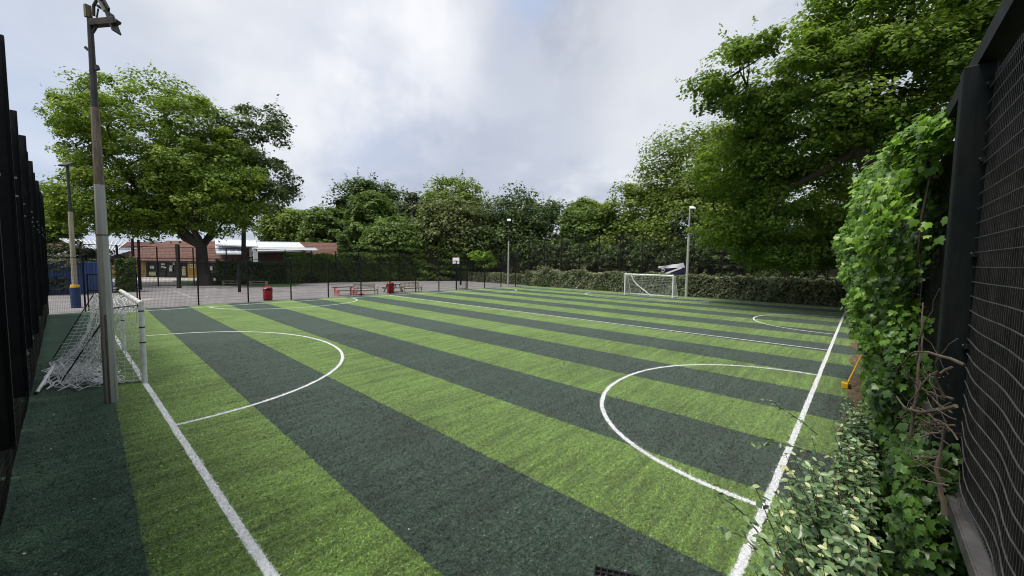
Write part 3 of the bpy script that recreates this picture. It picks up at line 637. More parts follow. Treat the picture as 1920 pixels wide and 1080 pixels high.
def far_goal():
    x, y0, y1, h = 36.25, 12.75, 17.35, 2.0; rng = np.random.default_rng(9)
    t = thing('football_goal', 'white football goal with hanging net at the far end in front of the silvery hedge', 'goal', (x, y0, 0))
    P = lambda X, Y, Z: (X-x, Y-y0, Z)
    for y in (y0, y1): MB().tube([P(x, y, 0), P(x, y, h-0.05)], 0.06, 12).build('goal_post', M_white, t)
    MB().tube([P(x, y0-0.06, h), P(x, y1+0.06, h)], 0.062, 12).build('crossbar', M_white, t)
    for y in (y0, y1):
        MB().tube([P(x, y, h-.03), P(x+0.55, y, h-0.08), P(x+1.2, y, 0.4), P(x+1.4, y, 0.03)], 0.022, 8).build('stay_bar', M_white, t)
        MB().tube([P(x, y, 0.03), P(x+1.4, y, 0.03)], 0.022, 8).build('ground_bar', M_white, t)
    MB().tube([P(x+1.4, y0, 0.03), P(x+1.4, y1, 0.03)], 0.03, 8).build('rear_bar', M_white, t)
    m = MB(); prof = [(0.03, h-0.05), (0.55, h-0.1), (0.95, 1.1), (1.2, 0.45), (1.4, 0.05)]
    def pr(v):
        s = v*4; i = min(3, int(s)); f = s-i; return prof[i][0]*(1-f)+prof[i+1][0]*f, prof[i][1]*(1-f)+prof[i+1][1]*f
    net_sheet(m, lambda u, v: P(x+pr(v)[0], y0+0.05+(y1-y0-0.1)*u, pr(v)[1]), 34, 20, 0.005, jit=0.01, rng=rng)
    for y in (y0+0.02, y1-0.02): net_sheet(m, lambda u, v: P(x+pr(v)[0]*u, y, pr(v)[1]), 8, 18, 0.005, jit=0.01, rng=rng)
    for k in range(22):   # torn net hanging in a diagonal rope, then trailing on the ground
        pts = [P(x+0.25+rng.normal(0, .05), y1-0.55-2.0*s**1.8+rng.normal(0, .04), (h-0.15)*(1-s)**0.9+0.06+rng.normal(0, .02)) for s in np.linspace(0, 1, 10)]; m.tube(pts, 0.007, 4, False, False)
    for k in range(30):
        ya = y0+rng.random()*4; m.tube([P(x+0.5*rng.random(), ya+s, 0.08+0.12*rng.random()) for s in np.linspace(0, .8, 6)], 0.009, 4, False, False)
    m.build('net', M_net, t)['kind'] = 'stuff'
far_goal()
# ---------------------------------------------------------------- floodlight posts
def pole_near():
    t = thing('floodlight_post', 'tall weathered steel floodlight post with a broken lamp head beside the near goal', 'lamp post', (0.58, 11.95, 0), 0.35)
    r = lambda z: 0.125 if z < 1 else 0.125-0.03*min(1, (z-1)/4)
    m = MB(); m.tube([(0, 0, -0.3), (0, 0, 1.45)], [0.112, 0.108], 8, smooth=False)
    m.build('lower_sleeve', M_galv, t)
    m = MB(); m.tube([(0, 0, 1.451), (0, 0, 3.55)], [0.105, 0.092], 8, smooth=False); m.build('lower_shaft', M_galv, t)
    MB().tube([(0, 0, 3.55), (0, 0, 3.58)], 0.095, 8, smooth=False).build('joint_band', M_rust, t)
    MB().tube([(0, 0, 3.581), (0, 0, 4.6)], [0.090, 0.082], 8, smooth=False).build('mid_shaft', M_galv, t)
    MB().tube([(0, 0, 4.601), (0, 0, 6.15)], [0.080, 0.066], 8, smooth=False).build('rusted_shaft', M_rust, t)
    MB().tube([(0, 0, 6.151), (0, 0, 7.95)], [0.058, 0.045], 8, smooth=False).build('upper_shaft', M_darksteel, t)
    MB().bar((-0.06, -0.085, 0.0), (-0.055, -0.08, 1.9), 0.035, 0.02).build('seam_strip', M_rust, t)
    h = MB(); h.box((-0.075, -0.04, 7.9), (0.02, 0.04, 8.14)); o = h.build('head_bracket', M_rust, t, 0.006)
    # arm towards the right of the picture (rotated by the thing's own angle)
    c, s = math.cos(-0.35), math.sin(-0.35)
    def L(x, y, z):  # direction frame: x along picture right
        w = RH*x + FH*y; return (w[0]*c-w[1]*s, w[0]*s+w[1]*c, z)
    a = MB(); a.bar(L(0.02, 0, 7.80), L(0.50, 0.02, 7.86), 0.12, 0.13); a.bar(L(0.50, 0.02, 7.87), L(0.56, 0.02, 7.83), 0.10, 0.07); a.build('lamp_arm', M_darksteel, t, 0.008)
    MB().bar(L(0.04, 0, 7.62), L(0.13, 0, 7.75), 0.04, 0.03).build('gusset', M_darksteel, t)
    MB().bar(L(0.20, 0.05, 8.32), L(0.34, 0.05, 8.05), 0.22, 0.035, (0.3, 0.3, 1)).bar(L(0.34, 0.05, 8.05), L(0.47, 0.06, 7.66), 0.20, 0.03).build('hanging_lid', M_darksteel, t, 0.004)
    MB().tube([L(0.08, 0, 7.95), L(0.09, 0, 8.14), L(0.17, 0, 8.27), L(0.24, 0.02, 8.28)], 0.028, 8).build('hood_bracket', M_darksteel, t)
    MB().bar(L(0.11, 0.02, 7.88), L(0.16, 0.02, 8.10), 0.02).bar(L(0.16, 0.03, 8.12), L(0.19, 0.03, 8.16), 0.06).build('lamp_holder', M_darksteel, t)
    MB().bar(L(0.24, 0.0, 8.22), L(0.34, 0.0, 8.00), 0.14, 0.01).build('reflector', M_galv, t)
    m = MB(); m.bar(L(-0.06, 0, 7.28), L(-0.13, 0, 7.34), 0.03, 0.05); m.build('step_lug', M_darksteel, t)
    m = MB(); m.bar(L(0.05, 0, 6.93), L(0.12, 0, 6.95), 0.05, 0.09); m.build('cable_box', M_darksteel, t)
    return t
pole_near()
def pole_far(x, y, h, label, m, r0, heads, wrap=False, dark_top=None, hm=None):
    t = thing('floodlight_post', label, 'lamp post', (x, y, 0), YAW-math.pi/2)      # local x = picture right
    if wrap:
        MB().tube([(0, 0, 0.0), (0, 0, 1.22)], 0.22, 16).build('padding', M_bluewrap, t); MB().tube([(0, 0, 1.222), (0, 0, 1.38)], [0.22, 0.18], 16).build('padding_band', M_yellow, t)
    MB().tube([(0, 0, -0.2), (0, 0, h*0.68)], [r0, r0*0.8], 10).build('lower_shaft', m, t)
    MB().tube([(0, 0, h*0.68+.001), (0, 0, h)], [r0*0.62, r0*0.5], 10).build('upper_shaft', dark_top or m, t)
    for dx in heads:
        MB().bar((0, 0, h-0.12), (dx, -0.05, h-0.02), 0.05).build('arm', M_darksteel, t)
        v = [(dx-0.24, -0.30, h-0.02), (dx+0.24, -0.30, h-0.02), (dx+0.20, 0.14, h+0.22), (dx-0.20, 0.14, h+0.22), (dx-0.24, -0.27, h-0.10), (dx+0.24, -0.27, h-0.10), (dx+0.20, 0.18, h+0.12), (dx-0.20, 0.18, h+0.12)]
        o = MB().add(v, [(0, 1, 2, 3), (7, 6, 5, 4), (0, 4, 5, 1), (1, 5, 6, 2), (2, 6, 7, 3), (3, 7, 4, 0)]).build('lamp_head', hm or M_darksteel, t, 0.01)
        MB().add([(dx-0.2, -0.265, h-0.104), (dx+0.2, -0.265, h-0.104), (dx+0.17, 0.13, h+0.088), (dx-0.17, 0.13, h+0.088)], [(3, 2, 1, 0)]).build('lens', M_galv, o)
pole_far(0.45, 34.94, 8.3, 'slim tan floodlight post with blue and yellow padded base beyond the near goal', M_tanpole, 0.13, [0.0], True, M_darksteel)
pole_far(38.4, 34.6, 8.3, 'slim pale floodlight post in the far corner of the playground by the low hedge', M_polelight, 0.12, [0.0], False, M_darksteel, M_whitetrim)
pole_far(38.35, 12.25, 8.15, 'pale floodlight post right of the far goal, its top lost in leaves', M_polelight, 0.13, [0.2], False, M_polelight, M_whitetrim)
# ---------------------------------------------------------------- bins, benches, tables, hoops
def bin_(x, y, rz, label):
    t = thing('litter_bin', label, 'bin', (x, y, 0), rz, 'red litter bins')
    MB().lathe((0, 0, 0), [(0.27, 0), (0.28, 0.06), (0.275, 0.09)], 24).build('base', M_black, t)
    MB().lathe((0, 0, 0.09), [(0.285, 0), (0.30, 0.02), (0.305, 0.60), (0.30, 0.62)], 24).build('body', M_red, t)
    MB().lathe((0, 0, 0.84), [(0.30, 0), (0.31, 0.02), (0.30, 0.10), (0.24, 0.155), (0.1, 0.175)], 24).build('hood', M_red, t)
    m = MB()
    for k in range(4):
        a = math.pi/4+k*math.pi/2; m.box((0.285*math.cos(a)-0.05, 0.285*math.sin(a)-0.05, 0.70), (0.285*math.cos(a)+0.05, 0.285*math.sin(a)+0.05, 0.85))
    m.build('hood_support', M_red, t); MB().lathe((0, 0, 0.705), [(0.25, 0), (0.25, 0.13)], 20).build('opening', M_tape, t)
    for a0 in (0,):
        dv = -FH; p = np.array([dv[0], dv[1], 0])*0.314; q = np.array([RH[0], RH[1], 0])*0.12
        c, s = math.cos(-rz), math.sin(-rz); rt = lambda w: (w[0]*c-w[1]*s, w[0]*s+w[1]*c, w[2])
        pts = [rt(p-q+(0, 0, .86)), rt(p+q+(0, 0, .86)), rt(p+q+(0, 0, .92)), rt(p-q+(0, 0, .92))]
        MB().add(pts, [(0, 1, 2, 3)]).build('label_plate', M_paper, t)
    return t
bin_(9.9, 32.62, 0.0, 'red litter bin standing alone on the court, left of the benches'); bin_(19.95, 32.55, 0.3, 'red litter bin between the two wooden benches by the fence')
def bench(x, y, rz, L, slats, label):
    t = thing('park_bench', label, 'bench', (x, y, 0), rz)
    for sx in (-L/2, L/2):
        MB().box((sx-0.035, -0.30, 0), (sx+0.035, -0.23, 0.62)).build('leg', M_teak, t); MB().bar((sx, 0.24, 0), (sx, 0.32, 0.92), 0.07).build('leg', M_teak, t)
        MB().box((sx-0.04, -0.34, 0.621), (sx+0.04, 0.24, 0.66)).build('armrest', M_teak, t); MB().box((sx-0.025, -0.229, 0.34), (sx+0.025, 0.23, 0.40)).build('side_rail', M_teak, t)
    for k in range(5): MB().box((-L/2+0.037, -0.27+k*0.098, 0.405), (L/2-0.037, -0.27+k*0.098+0.08, 0.43)).build('seat_slat', M_teak, t)
    MB().box((-L/2+0.037, -0.295, 0.31), (L/2-0.037, -0.272, 0.40)).build('front_rail', M_teak, t)
    if slats == 'h':
        for k in range(4): MB().box((-L/2+0.037, 0.235+k*0.016, 0.50+k*0.115), (L/2-0.037, 0.26+k*0.016, 0.57+k*0.115)).build('back_slat', M_teak, t)
    else:
        MB().box((-L/2+0.037, 0.26, 0.47), (L/2-0.037, 0.29, 0.53)).build('back_rail', M_teak, t); MB().box((-L/2+0.037, 0.29, 0.84), (L/2-0.037, 0.33, 0.91)).build('back_rail', M_teak, t)
        for k in range(13): xx = -L/2+0.12+k*(L-0.24)/12; MB().bar((xx, 0.275, 0.53), (xx, 0.31, 0.84), 0.05, 0.015, (0, 1, 0)).build('back_slat', M_teak, t)
bench(17.65, 32.75, 0, 1.95, 'h', 'pale wooden bench with horizontal back slats, left of the middle red bin')
bench(22.35, 32.75, 0, 2.0, 'v', 'pale wooden bench with upright back slats, right of the middle red bin')
def picnic(x, y, rz, label, top, leg):
    t = thing('picnic_table', label, 'table', (x, y, 0), rz); L = 1.7
    for k in range(4): MB().box((-L/2, -0.33+k*0.17, 0.70), (L/2, -0.33+k*0.17+0.15, 0.74)).build('table_plank', top, t)
    for sy in (-0.72, 0.52):
        for k in range(1 if False else 2): MB().box((-L/2, sy+k*0.11, 0.42), (L/2, sy+k*0.11+0.10, 0.46)).build('seat_plank', top, t)
    for sx in (-0.62, 0.62):
        MB().bar((sx, -0.62, 0), (sx, -0.2, 0.70), 0.09, 0.07).build('leg', leg, t); MB().bar((sx, 0.62, 0), (sx, 0.2, 0.70), 0.09, 0.07).build('leg', leg, t); MB().box((sx-0.1, -0.70, 0.34), (sx-0.04, 0.70, 0.42)).build('crosspiece', leg, t)
picnic(20.9, 33.6, 0.3, 'dark wooden picnic table partly behind the middle red bin', M_greywood, M_greywood)
def red_bench():
    t = thing('low_bench_table', 'grey plank table and seat on stubby faded red supports, behind the left wooden bench', 'table', (15.9, 33.2, 0), -0.1)
    for k in range(3): MB().box((-0.9, 0.0+k*0.14, 0.66), (0.9, 0.12+k*0.14, 0.72)).build('table_plank', M_greywood, t)
    for k in range(2): MB().box((-0.8, -0.62+k*0.14, 0.42), (0.8, -0.50+k*0.14, 0.47)).build('seat_plank', M_greywood, t)
    for sx in (-0.72, 0.62):
        MB().add([(sx, -0.75, 0), (sx, 0.45, 0), (sx, 0.38, 0.66), (sx, 0.05, 0.66), (sx, -0.25, 0.42), (sx, -0.65, 0.42), (sx+0.14, -0.75, 0), (sx+0.14, 0.45, 0), (sx+0.14, 0.38, 0.66), (sx+0.14, 0.05, 0.66), (sx+0.14, -0.25, 0.42), (sx+0.14, -0.65, 0.42)],
                 [(0, 1, 2, 3, 4, 5), (11, 10, 9, 8, 7, 6)]+[(i, i+6, (i+1) % 6+6, (i+1) % 6) for i in range(6)]).build('support', M_redpaint, t, 0.01)
red_bench()
t = thing('toy_block', 'small red plastic block on the court edge between the red table and the wooden bench', 'block', (17.0, 32.4, 0), 0.2)
MB().box((-0.22, -0.1, 0), (0.22, 0.1, 0.12)).build('block', M_red, t, 0.02); MB().box((-0.12, -0.08, 0.121), (0.12, 0.08, 0.16)).build('block_top', M_redpaint, t, 0.02)
def low_bench(F, S, L, label):
    p = fs(F, S); t = thing('backless_bench', label, 'bench', p, YAW-math.pi/2)
    for k in range(2): MB().box((-L/2, -0.2+k*0.21, 0.46), (L/2, -0.02+k*0.21, 0.50)).build('seat_slat', M_teak, t)
    MB().box((-L/2, -0.05, 0.18), (L/2, 0.0, 0.24)).build('stretcher', M_teak, t)
    for sx in (-L/2+0.12, L/2-0.12): MB().box((sx-0.04, -0.18, 0), (sx+0.04, 0.18, 0.455)).build('leg', M_teak, t)
low_bench(43.8, -31.0, 1.9, 'backless pale bench left of the near basketball post against the shrubs'); low_bench(44.0, -28.1, 2.0, 'backless pale bench right of the dark tree trunk against the hedge')
def hoop_far():
    t = thing('basketball_hoop', 'white basketball backboard with red rim on a black post at the far court end', 'hoop', (33.4, 38.2, 0))
    MB().box((-0.09, -0.09, 0), (0.09, 0.09, 2.75)).build('post', M_black, t); MB().bar((0, 0, 2.65), (-0.75, 0.0, 2.95), 0.08).build('arm', M_black, t)
    b = MB().box((-0.80, -0.62, 2.65), (-0.77, 0.62, 3.42)).build('backboard', M_board, t, 0.005)
    m = MB(); q = -0.803
    for a, c in (((-0.3, 2.75), (0.3, 2.75)), ((-0.3, 3.1), (0.3, 3.1)), ((-0.3, 2.75), (-0.3, 3.1)), ((0.3, 2.75), (0.3, 3.1))): m.bar((q, a[0], a[1]), (q, c[0], c[1]), 0.03, 0.004)
    m.build('target_square', M_tape, b); MB().tube([(-1.05+0.23*math.cos(a), 0.23*math.sin(a), 2.72) for a in np.linspace(0, 2*math.pi, 17)], 0.012, 6, False).build('rim', M_red, t)
hoop_far()
def hoop_near():
    p = at(449, 547, 35.5); t = thing('basketball_hoop', 'black cranked basketball post with its white backboard seen edge on, left of the red bins', 'hoop', (p[0], p[1], 0), YAW-math.pi/2)
    MB().box((-0.09, -0.09, 0), (0.09, 0.09, 2.45)).build('post', M_black, t, 0.01); MB().bar((0, 0, 2.4), (0.85, 0.5, 3.15), 0.12, 0.12).build('arm', M_black, t)
    MB().bar((1.22, 0.2, 3.2), (0.86, 1.35, 3.2), 0.04, 1.0).build('backboard', M_board, t)
hoop_near()
# yellow tool left against the ivy
t = thing('yellow_broom', 'yellow handled tool with a block head lying on the turf edge against the ivy', 'tool', (13.2, 0.2, 0.0))
MB().box((-0.09, -0.07, 0.0), (0.09, 0.07, 0.15)).build('head', M_yellow, t, 0.02); MB().box((-0.08, -0.12, 0.02), (0.08, -0.072, 0.10)).build('bristles', M_tape, t)
MB().tube([(0, -0.05, 0.15), (1.15, -0.30, 0.78)], 0.016, 8).build('handle', M_yellow, t)
# black plastic grid at the bottom edge
g = None
d = ray(1148, 1078); tt = -CAM_H/d[2]; gp = d*tt
t = thing('plastic_grid', 'corner of a black plastic grid lying on the turf at the bottom edge', 'grid', (gp[0]-0.18, gp[1]-0.16, 0.0), 0.45)
m = MB()
for i in range(9): m.box((-0.25+i*0.06, -0.25, 0.02), (-0.238+i*0.06, 0.242, 0.05)); m.box((-0.25, -0.25+i*0.06, 0.052), (0.242, -0.238+i*0.06, 0.06))
m.build('lattice', M_black, t); MB().box((-0.25, -0.25, 0.006), (0.242, 0.242, 0.018)).build('tray', M_tape, t)
# ---------------------------------------------------------------- container, timber posts, building, banner
def container():
    t = thing('shipping_container', 'dark blue corrugated steel container at the left beyond the playground', 'container', (-3.3, 47.2, 0)); Lc, h = 6.05, 2.55
    n = 18; pts = []
    for i in range(n):
        x0 = 0.1+(Lc-0.2)*i/n; w = (Lc-0.2)/n; pts += [(x0, 0), (x0+w*0.3, 0), (x0+w*0.5, 0.06), (x0+w*0.8, 0.06)]
    pts.append((Lc-0.1, 0)); V = [(x, y, 0.15) for x, y in pts]+[(x, y, h-0.1) for x, y in pts]; k = len(pts)
    MB().add(V, [(i, i+1, i+1+k, i+k) for i in range(k-1)]).build('corrugated_side', M_blue, t)
    MB().box((0, -0.02, h-0.099), (Lc, 2.4, h)).build('roof_rail', M_blue, t); MB().box((0, -0.02, 0.02), (Lc, 2.4, 0.149)).build('bottom_rail', M_darksteel, t)
    for x in (0, Lc-0.099): MB().box((x, -0.021, 0.15), (x+0.098, 0.12, h-0.1)).build('corner_post', M_blue, t)
    MB().box((0.1, 0.3, 0.15), (Lc-0.1, 2.35, h-0.1)).build('body', M_blue, t)
    MB().box((0.1+5.2, -0.05, 1.75), (0.1+5.6, -0.025, 2.0)).build('sign_plate', M_whitetrim, t)
container()
def timber(u, v, F, w, h, label, m=M_timber, name='timber_post'):
    p = at(u, v, F); t = thing(name, label, 'post', (p[0], p[1], 0), YAW-math.pi/2); MB().box((-w/2, -w/2, -0.1), (w/2, w/2, h)).build('shaft', m, t, 0.03); MB().box((-w/2-.01, -w/2-.01, -0.02), (w/2+.01, w/2+.01, 0.12)).build('footing', m, t, 0.01)
timber(336, 540, 39.2, 0.27, 4.3, 'thick dark timber post between the gate and the big tree trunk')
timber(253, 548, 36.5, 0.17, 4.7, 'left one of the pair of thick dark posts behind the pitch gate', M_black, 'gate_post'); timber(264, 546, 36.8, 0.15, 4.6, 'right one of the pair of thick dark posts behind the pitch gate', M_black, 'gate_post')
def school():
    F0 = 58.0; o = fs(F0, 0); t = thing('school_building', 'long low school building with red brown tiled roof, ochre panels and dark glazed doors', 'building', o, YAW-math.pi/2)
    S = lambda u: (u-960)/FPX*F0
    zc = 0.25
    def wall(u0, u1, m, name='wall', z0=0, z1=2.35, y=0.0, th=0.3): return MB().box((S(u0), y, z0), (S(u1), y+th, z1)).build(name, m, t)
    wall(60, 205, M_brick); wall(205, 236, M_ochre, 'panel'); wall(236.3, 250, M_ochre, 'panel'); wall(252, 268, M_ochre, 'panel'); wall(268.3, 273, M_brick)
    wall(273.3, 351, M_glassdark, 'glazed_wall', 0.1, 2.3, 0.1); wall(351.3, 368, M_ochre, 'panel'); wall(368.3, 372, M_doorframe, 'wall'); wall(372.3, 450, M_glassdark, 'glazed_wall', 0.1, 2.3, 0.1); wall(450.3, 640, M_brick)
    R_ = random.Random(2)
    def frame(u0, u1, z0, z1, y=0.02):
        a, b = S(u0), S(u1); w = 0.09; MB().box((a, y, z0), (a+w, y+0.07, z1)).box((b-w, y, z0), (b, y+0.07, z1)).box((a+w, y, z1-w), (b-w, y+0.07, z1)).box((a+w, y, z0), (b-w, y+0.07, z0+w)).build('door_frame', M_doorframe, t)
    for u0, u1 in ((276, 294), (294.5, 309), (309.5, 328), (328.5, 338), (338.5, 350), (374, 392), (392.5, 412), (412.5, 432), (432.5, 449)): frame(u0, u1, 0.1, 2.2)
    def note(u, v, w, h, m=M_paper):
        z = CAM_H - (v-(475+0.014*(u-115)))/FPX*F0; x = S(u); MB().box((x-w/2, -0.03, z-h/2), (x+w/2, -0.012, z+h/2)).build('notice', m, t)
    for u, v, w, h in ((285, 499, .62, .38), (306, 493, .6, .28), (305, 498, .45, .22), (309, 499.5, .5, .2), (321, 497, .4, .2), (320, 503, .42, .6), (326, 492, .28, .3), (345, 499, .42, .2), (361, 494, .75, .18), (361, 499, .75, .2), (396, 501, .38, .6), (414, 493, .9, .2), (416, 498, .7, .14), (428, 496, .4, .16)): note(u, v, w, h)
    note(285, 511, 1.0, .55, mat('cream_door_panel', (0.52, 0.50, 0.30), 0.6)); note(344.5, 508, .55, 1.0, MATS['cream_door_panel'])
    note(361, 508, 1.0, .9, mat('ochre_infill', (0.48, 0.27, 0.06), 0.7))
    b = NB('lit_bulkhead'); em = b.N.new('ShaderNodeEmission'); em.inputs[0].default_value = (1, .97, .9, 1); em.inputs[1].default_value = 1.3; lit = b.done(em.outputs[0])
    MB().box((S(240), -0.1, 2.0), (S(247), -0.03, 2.28)).build('wall_lamp', lit, t, 0.04)
    # tiled hip roof, eaves over the doors
    def roof(u0, u1, r0, r1, z0, z1, dep, name='roof', y=-0.7):
        a, b_, c, d_ = (S(u0), y, z0), (S(u1), y, z0), (S(r1), y+dep, z1), (S(r0), y+dep, z1)
        e0, e1 = (S(u0), y+2*dep, z0), (S(u1), y+2*dep, z0); m = MB()
        m.add([a, b_, c, d_, e0, e1], [(0, 1, 2, 3), (0, 3, 4), (1, 5, 2), (3, 2, 5, 4), (0, 4, 5, 1)]); ob = m.build(name, M_tile, t)
        MB().box((S(u0), y-0.05, z0-0.18), (S(u1), y-0.003, z0)).build('fascia', M_whitetrim if z0 > 2.6 else M_doorframe, ob)
        tl = MB(); k = 14       # tile courses standing proud of the slope
        for i in range(k):
            f = i/k; y_ = y+dep*f; z_ = z0+(z1-z0)*f; xa = S(u0)+(S(r0)-S(u0))*f; xb = S(u1)+(S(r1)-S(u1))*f
            tl.add([(xa, y_-0.02, z_+0.015), (xb, y_-0.02, z_+0.015), (xb, y_-0.02, z_+0.055), (xa, y_-0.02, z_+0.055), (xb, y_+dep/k*0.98, z_+(z1-z0)/k+0.018), (xa, y_+dep/k*0.98, z_+(z1-z0)/k+0.018)], [(0, 1, 2, 3), (3, 2, 4, 5)])
        tl.build('tile_courses', M_tile, ob)['kind'] = 'stuff'
        return ob
    roof(196, 640, 250, 600, 2.42, 5.6, 7.0)
    roof(-60, 215, 0, 225, 4.3, 5.55, 9.0, y=4.0)
    roof(495, 590, 505, 575, 4.7, 5.7, 5.0, y=6.2)
    # white canopies
    def canopy(pts, m=M_poly, bars=6, name='canopy_roof', thick=0.08):
        P = [np.array(p, float) for p in pts]; ob = MB().add([*P, *[p-(0, 0, thick) for p in P]], [(0, 1, 2, 3), (7, 6, 5, 4), (0, 4, 5, 1), (1, 5, 6, 2), (2, 6, 7, 3), (3, 7, 4, 0)]).build(name, m, t)
        for i in range(bars+1):
            f = i/bars; a = P[0]*(1-f)+P[1]*f; b_ = P[3]*(1-f)+P[2]*f; MB().bar(a+(0, 0, .05), b_+(0, 0, .05), 0.09, 0.09).build('glazing_bar', M_whitetrim, ob)
        for a, b_ in ((P[0], P[1]), (P[3], P[2])): MB().bar(a+(0, 0, .02), b_+(0, 0, .02), 0.16, 0.16).build('edge_beam', M_whitetrim, ob)
    def pt(u, v, F): q = at(u, v, F); w = q-o; return (w@RH, w@FH, q[2])
    canopy([pt(172, 478, 52), pt(208, 478, 52), pt(238, 454, 60), pt(112, 448, 60)], mat('glass_lattice_roof', (0.30, 0.34, 0.38), 0.25, 0, 0.15, 0.7), 14)
    canopy([pt(406, 476, 54), pt(459, 477, 54), pt(450, 461, 60), pt(404, 461, 60)], M_poly, 4)
    canopy([pt(404, 459, 56), pt(482, 463, 56), pt(478, 451, 62), pt(404, 449, 62)], M_poly, 5)
    canopy([pt(478, 467, 55), pt(572, 466, 55), pt(560, 455, 62), pt(478, 454, 62)], M_poly, 1)
    canopy([pt(474, 472, 53), pt(598, 471, 53), pt(590, 465.5, 55), pt(474, 465.5, 55)], M_whitetrim, 1)
    for u in (470, 478): a = pt(u, 485, 53.4); b_ = pt(u, 466, 53.4); MB().bar((a[0], a[1], 0), b_, 0.22, 0.22).build('canopy_post', M_whitetrim, t)
    MB().bar(pt(471, 484, 53.4), pt(477, 467, 53.4), 0.12).build('canopy_brace', M_whitetrim, t)
school()
def banner():
    t = thing('torn_tarpaulin', 'torn white and navy tarpaulin banner hanging on the tall fence behind the far goal', 'banner', (41.9, 15.0, 2.6))
    P = lambda u, v, dx=0: tuple((lambda q: (q[0]-41.9, q[1]-15.0, q[2]-2.6))(np.array([0, 0, CAM_H])+ray(u, v)*((41.86+dx)/ray(u, v)[0])))
    def cloth(name, quad, m, n=10):
        A = [np.array(P(u, v)) for u, v in quad]; V = []; F = []
        for i in range(n+1):
            for j in range(4):
                f, g_ = i/n, j/3; p = (A[0]*(1-f)+A[1]*f)*(1-g_)+(A[3]*(1-f)+A[2]*f)*g_; p = p+np.array([-0.06*math.sin(f*9+g_*2)-0.03, 0, 0.02*math.sin(f*14)]); V.append(p)
        for i in range(n):
            for j in range(3): a = i*4+j; F.append((a, a+4, a+5, a+1))
        k = len(V); V2 = [v+np.array([0.015, 0, 0]) for v in V]; MB().add(V+V2, F+[tuple(x+k for x in f[::-1]) for f in F], True).build(name, m, t)
    cloth('white_flap', [(1234, 500), (1282, 493), (1284, 502), (1236, 503)], M_whitetrim)
    cloth('navy_panel', [(1238, 504), (1285, 503), (1286, 516), (1240, 513)], mat('navy_tarpaulin', (0.012, 0.016, 0.05), 0.5))
    MB().bar(P(1245, 514, -0.1), P(1278, 502, -0.1), 0.16, 0.01, (1, 0, 0)).build('white_stripe', M_whitetrim, t)
    m = MB()   # remains of a round white emblem and letters
    c0 = np.array(P(1242.5, 506.5, -0.12)); m.tube([c0+np.array([0, 0.22*math.cos(a), 0.17*math.sin(a)]) for a in np.linspace(0.6, 5.2, 12)], 0.022, 5)
    m.tube([c0+np.array([0, 0.10*math.cos(a), 0.08*math.sin(a)]) for a in np.linspace(-1, 3.6, 9)], 0.018, 5)
    m.build('emblem', M_whitetrim, t)
banner()
# ---------------------------------------------------------------- hedges and ivy banks
def bank(name, label, a, b, h, th, m, seed, n, size, cat='hedge', hv=0.12, tilt=0.7, wob=0.12, T=None, core=M_soil, top_only=False, group=None):
    rng = np.random.default_rng(seed); a = np.array([*a, 0.0]); b = np.array([*b, 0.0]); L = np.linalg.norm(b-a); ang = math.atan2(b[1]-a[1], b[0]-a[0])
    t = thing(name, label, cat, a, ang, group); k1, k2, k3 = rng.uniform(0.5, 1.6, 3); ph = rng.uniform(0, 6, 4)
    H = lambda x: h*(1+hv*(0.5*np.sin(k1*x+ph[0])+0.35*np.sin(2.3*k2*x+ph[1])+0.3*np.sin(5.1*k3*x+ph[2])))
    u = rng.random(n)*L; Hx = H(u); c = rng.random(n); per = Hx*2+th; s = c*per
    front = s < Hx; back = s > Hx+th; top = ~front & ~back
    z = np.where(front, s, np.where(back, per-s, Hx)); y = np.where(front, -th/2, np.where(back, th/2, s-Hx-th/2))
    W_ = [(rng.normal(0, 1)*q, rng.normal(0, 1)*q, rng.uniform(0, 6)) for q in (1.2, 1.6, 2.2, 3.0, 3.6, 4.5, 6.0, 8.0)]; nz = lambda x_, y_: sum(np.sin(a_*x_+b_*y_+c_)/(1+0.12*i_) for i_, (a_, b_, c_) in enumerate(W_))/2.6
    bul = wob*nz(u, z)*1.3
    Nn = np.stack([np.zeros(n), np.where(front, -1.0, np.where(back, 1.0, 0.0)), np.where(top, 1.0, 0.35)], 1)
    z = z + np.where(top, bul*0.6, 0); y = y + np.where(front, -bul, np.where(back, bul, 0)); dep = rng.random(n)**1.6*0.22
    P = np.stack([u, y, z], 1) - unit(Nn)*dep[:, None]+rng.normal(0, 0.05, (n, 3)); P[:, 2] = np.maximum(P[:, 2], 0.05)
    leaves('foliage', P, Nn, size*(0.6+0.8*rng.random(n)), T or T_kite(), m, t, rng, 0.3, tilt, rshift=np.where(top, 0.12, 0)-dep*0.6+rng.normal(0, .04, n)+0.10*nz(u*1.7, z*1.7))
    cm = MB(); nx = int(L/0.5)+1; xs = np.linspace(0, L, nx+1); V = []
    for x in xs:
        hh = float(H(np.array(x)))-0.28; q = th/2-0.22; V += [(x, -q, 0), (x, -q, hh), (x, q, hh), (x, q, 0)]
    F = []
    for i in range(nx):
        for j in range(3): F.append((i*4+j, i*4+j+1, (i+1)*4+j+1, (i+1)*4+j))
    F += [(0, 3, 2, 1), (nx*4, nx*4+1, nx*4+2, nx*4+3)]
    cm.add(V, F).build('inner_core', mat('dark_hedge_core', (0.018, 0.018, 0.010), 0.95, 0, 0.5, 6), t)  # solid near-black core filling the hedge behind its leaves
    return t
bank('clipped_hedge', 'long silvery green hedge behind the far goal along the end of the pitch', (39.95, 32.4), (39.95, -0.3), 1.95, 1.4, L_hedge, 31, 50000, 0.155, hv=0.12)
bank('clipped_hedge', 'low grey green hedge along the far right side of the playground', (40.8, 46.5), (40.5, 33.2), 1.35, 1.0, L_hedge, 32, 14000, 0.13, hv=0.05)
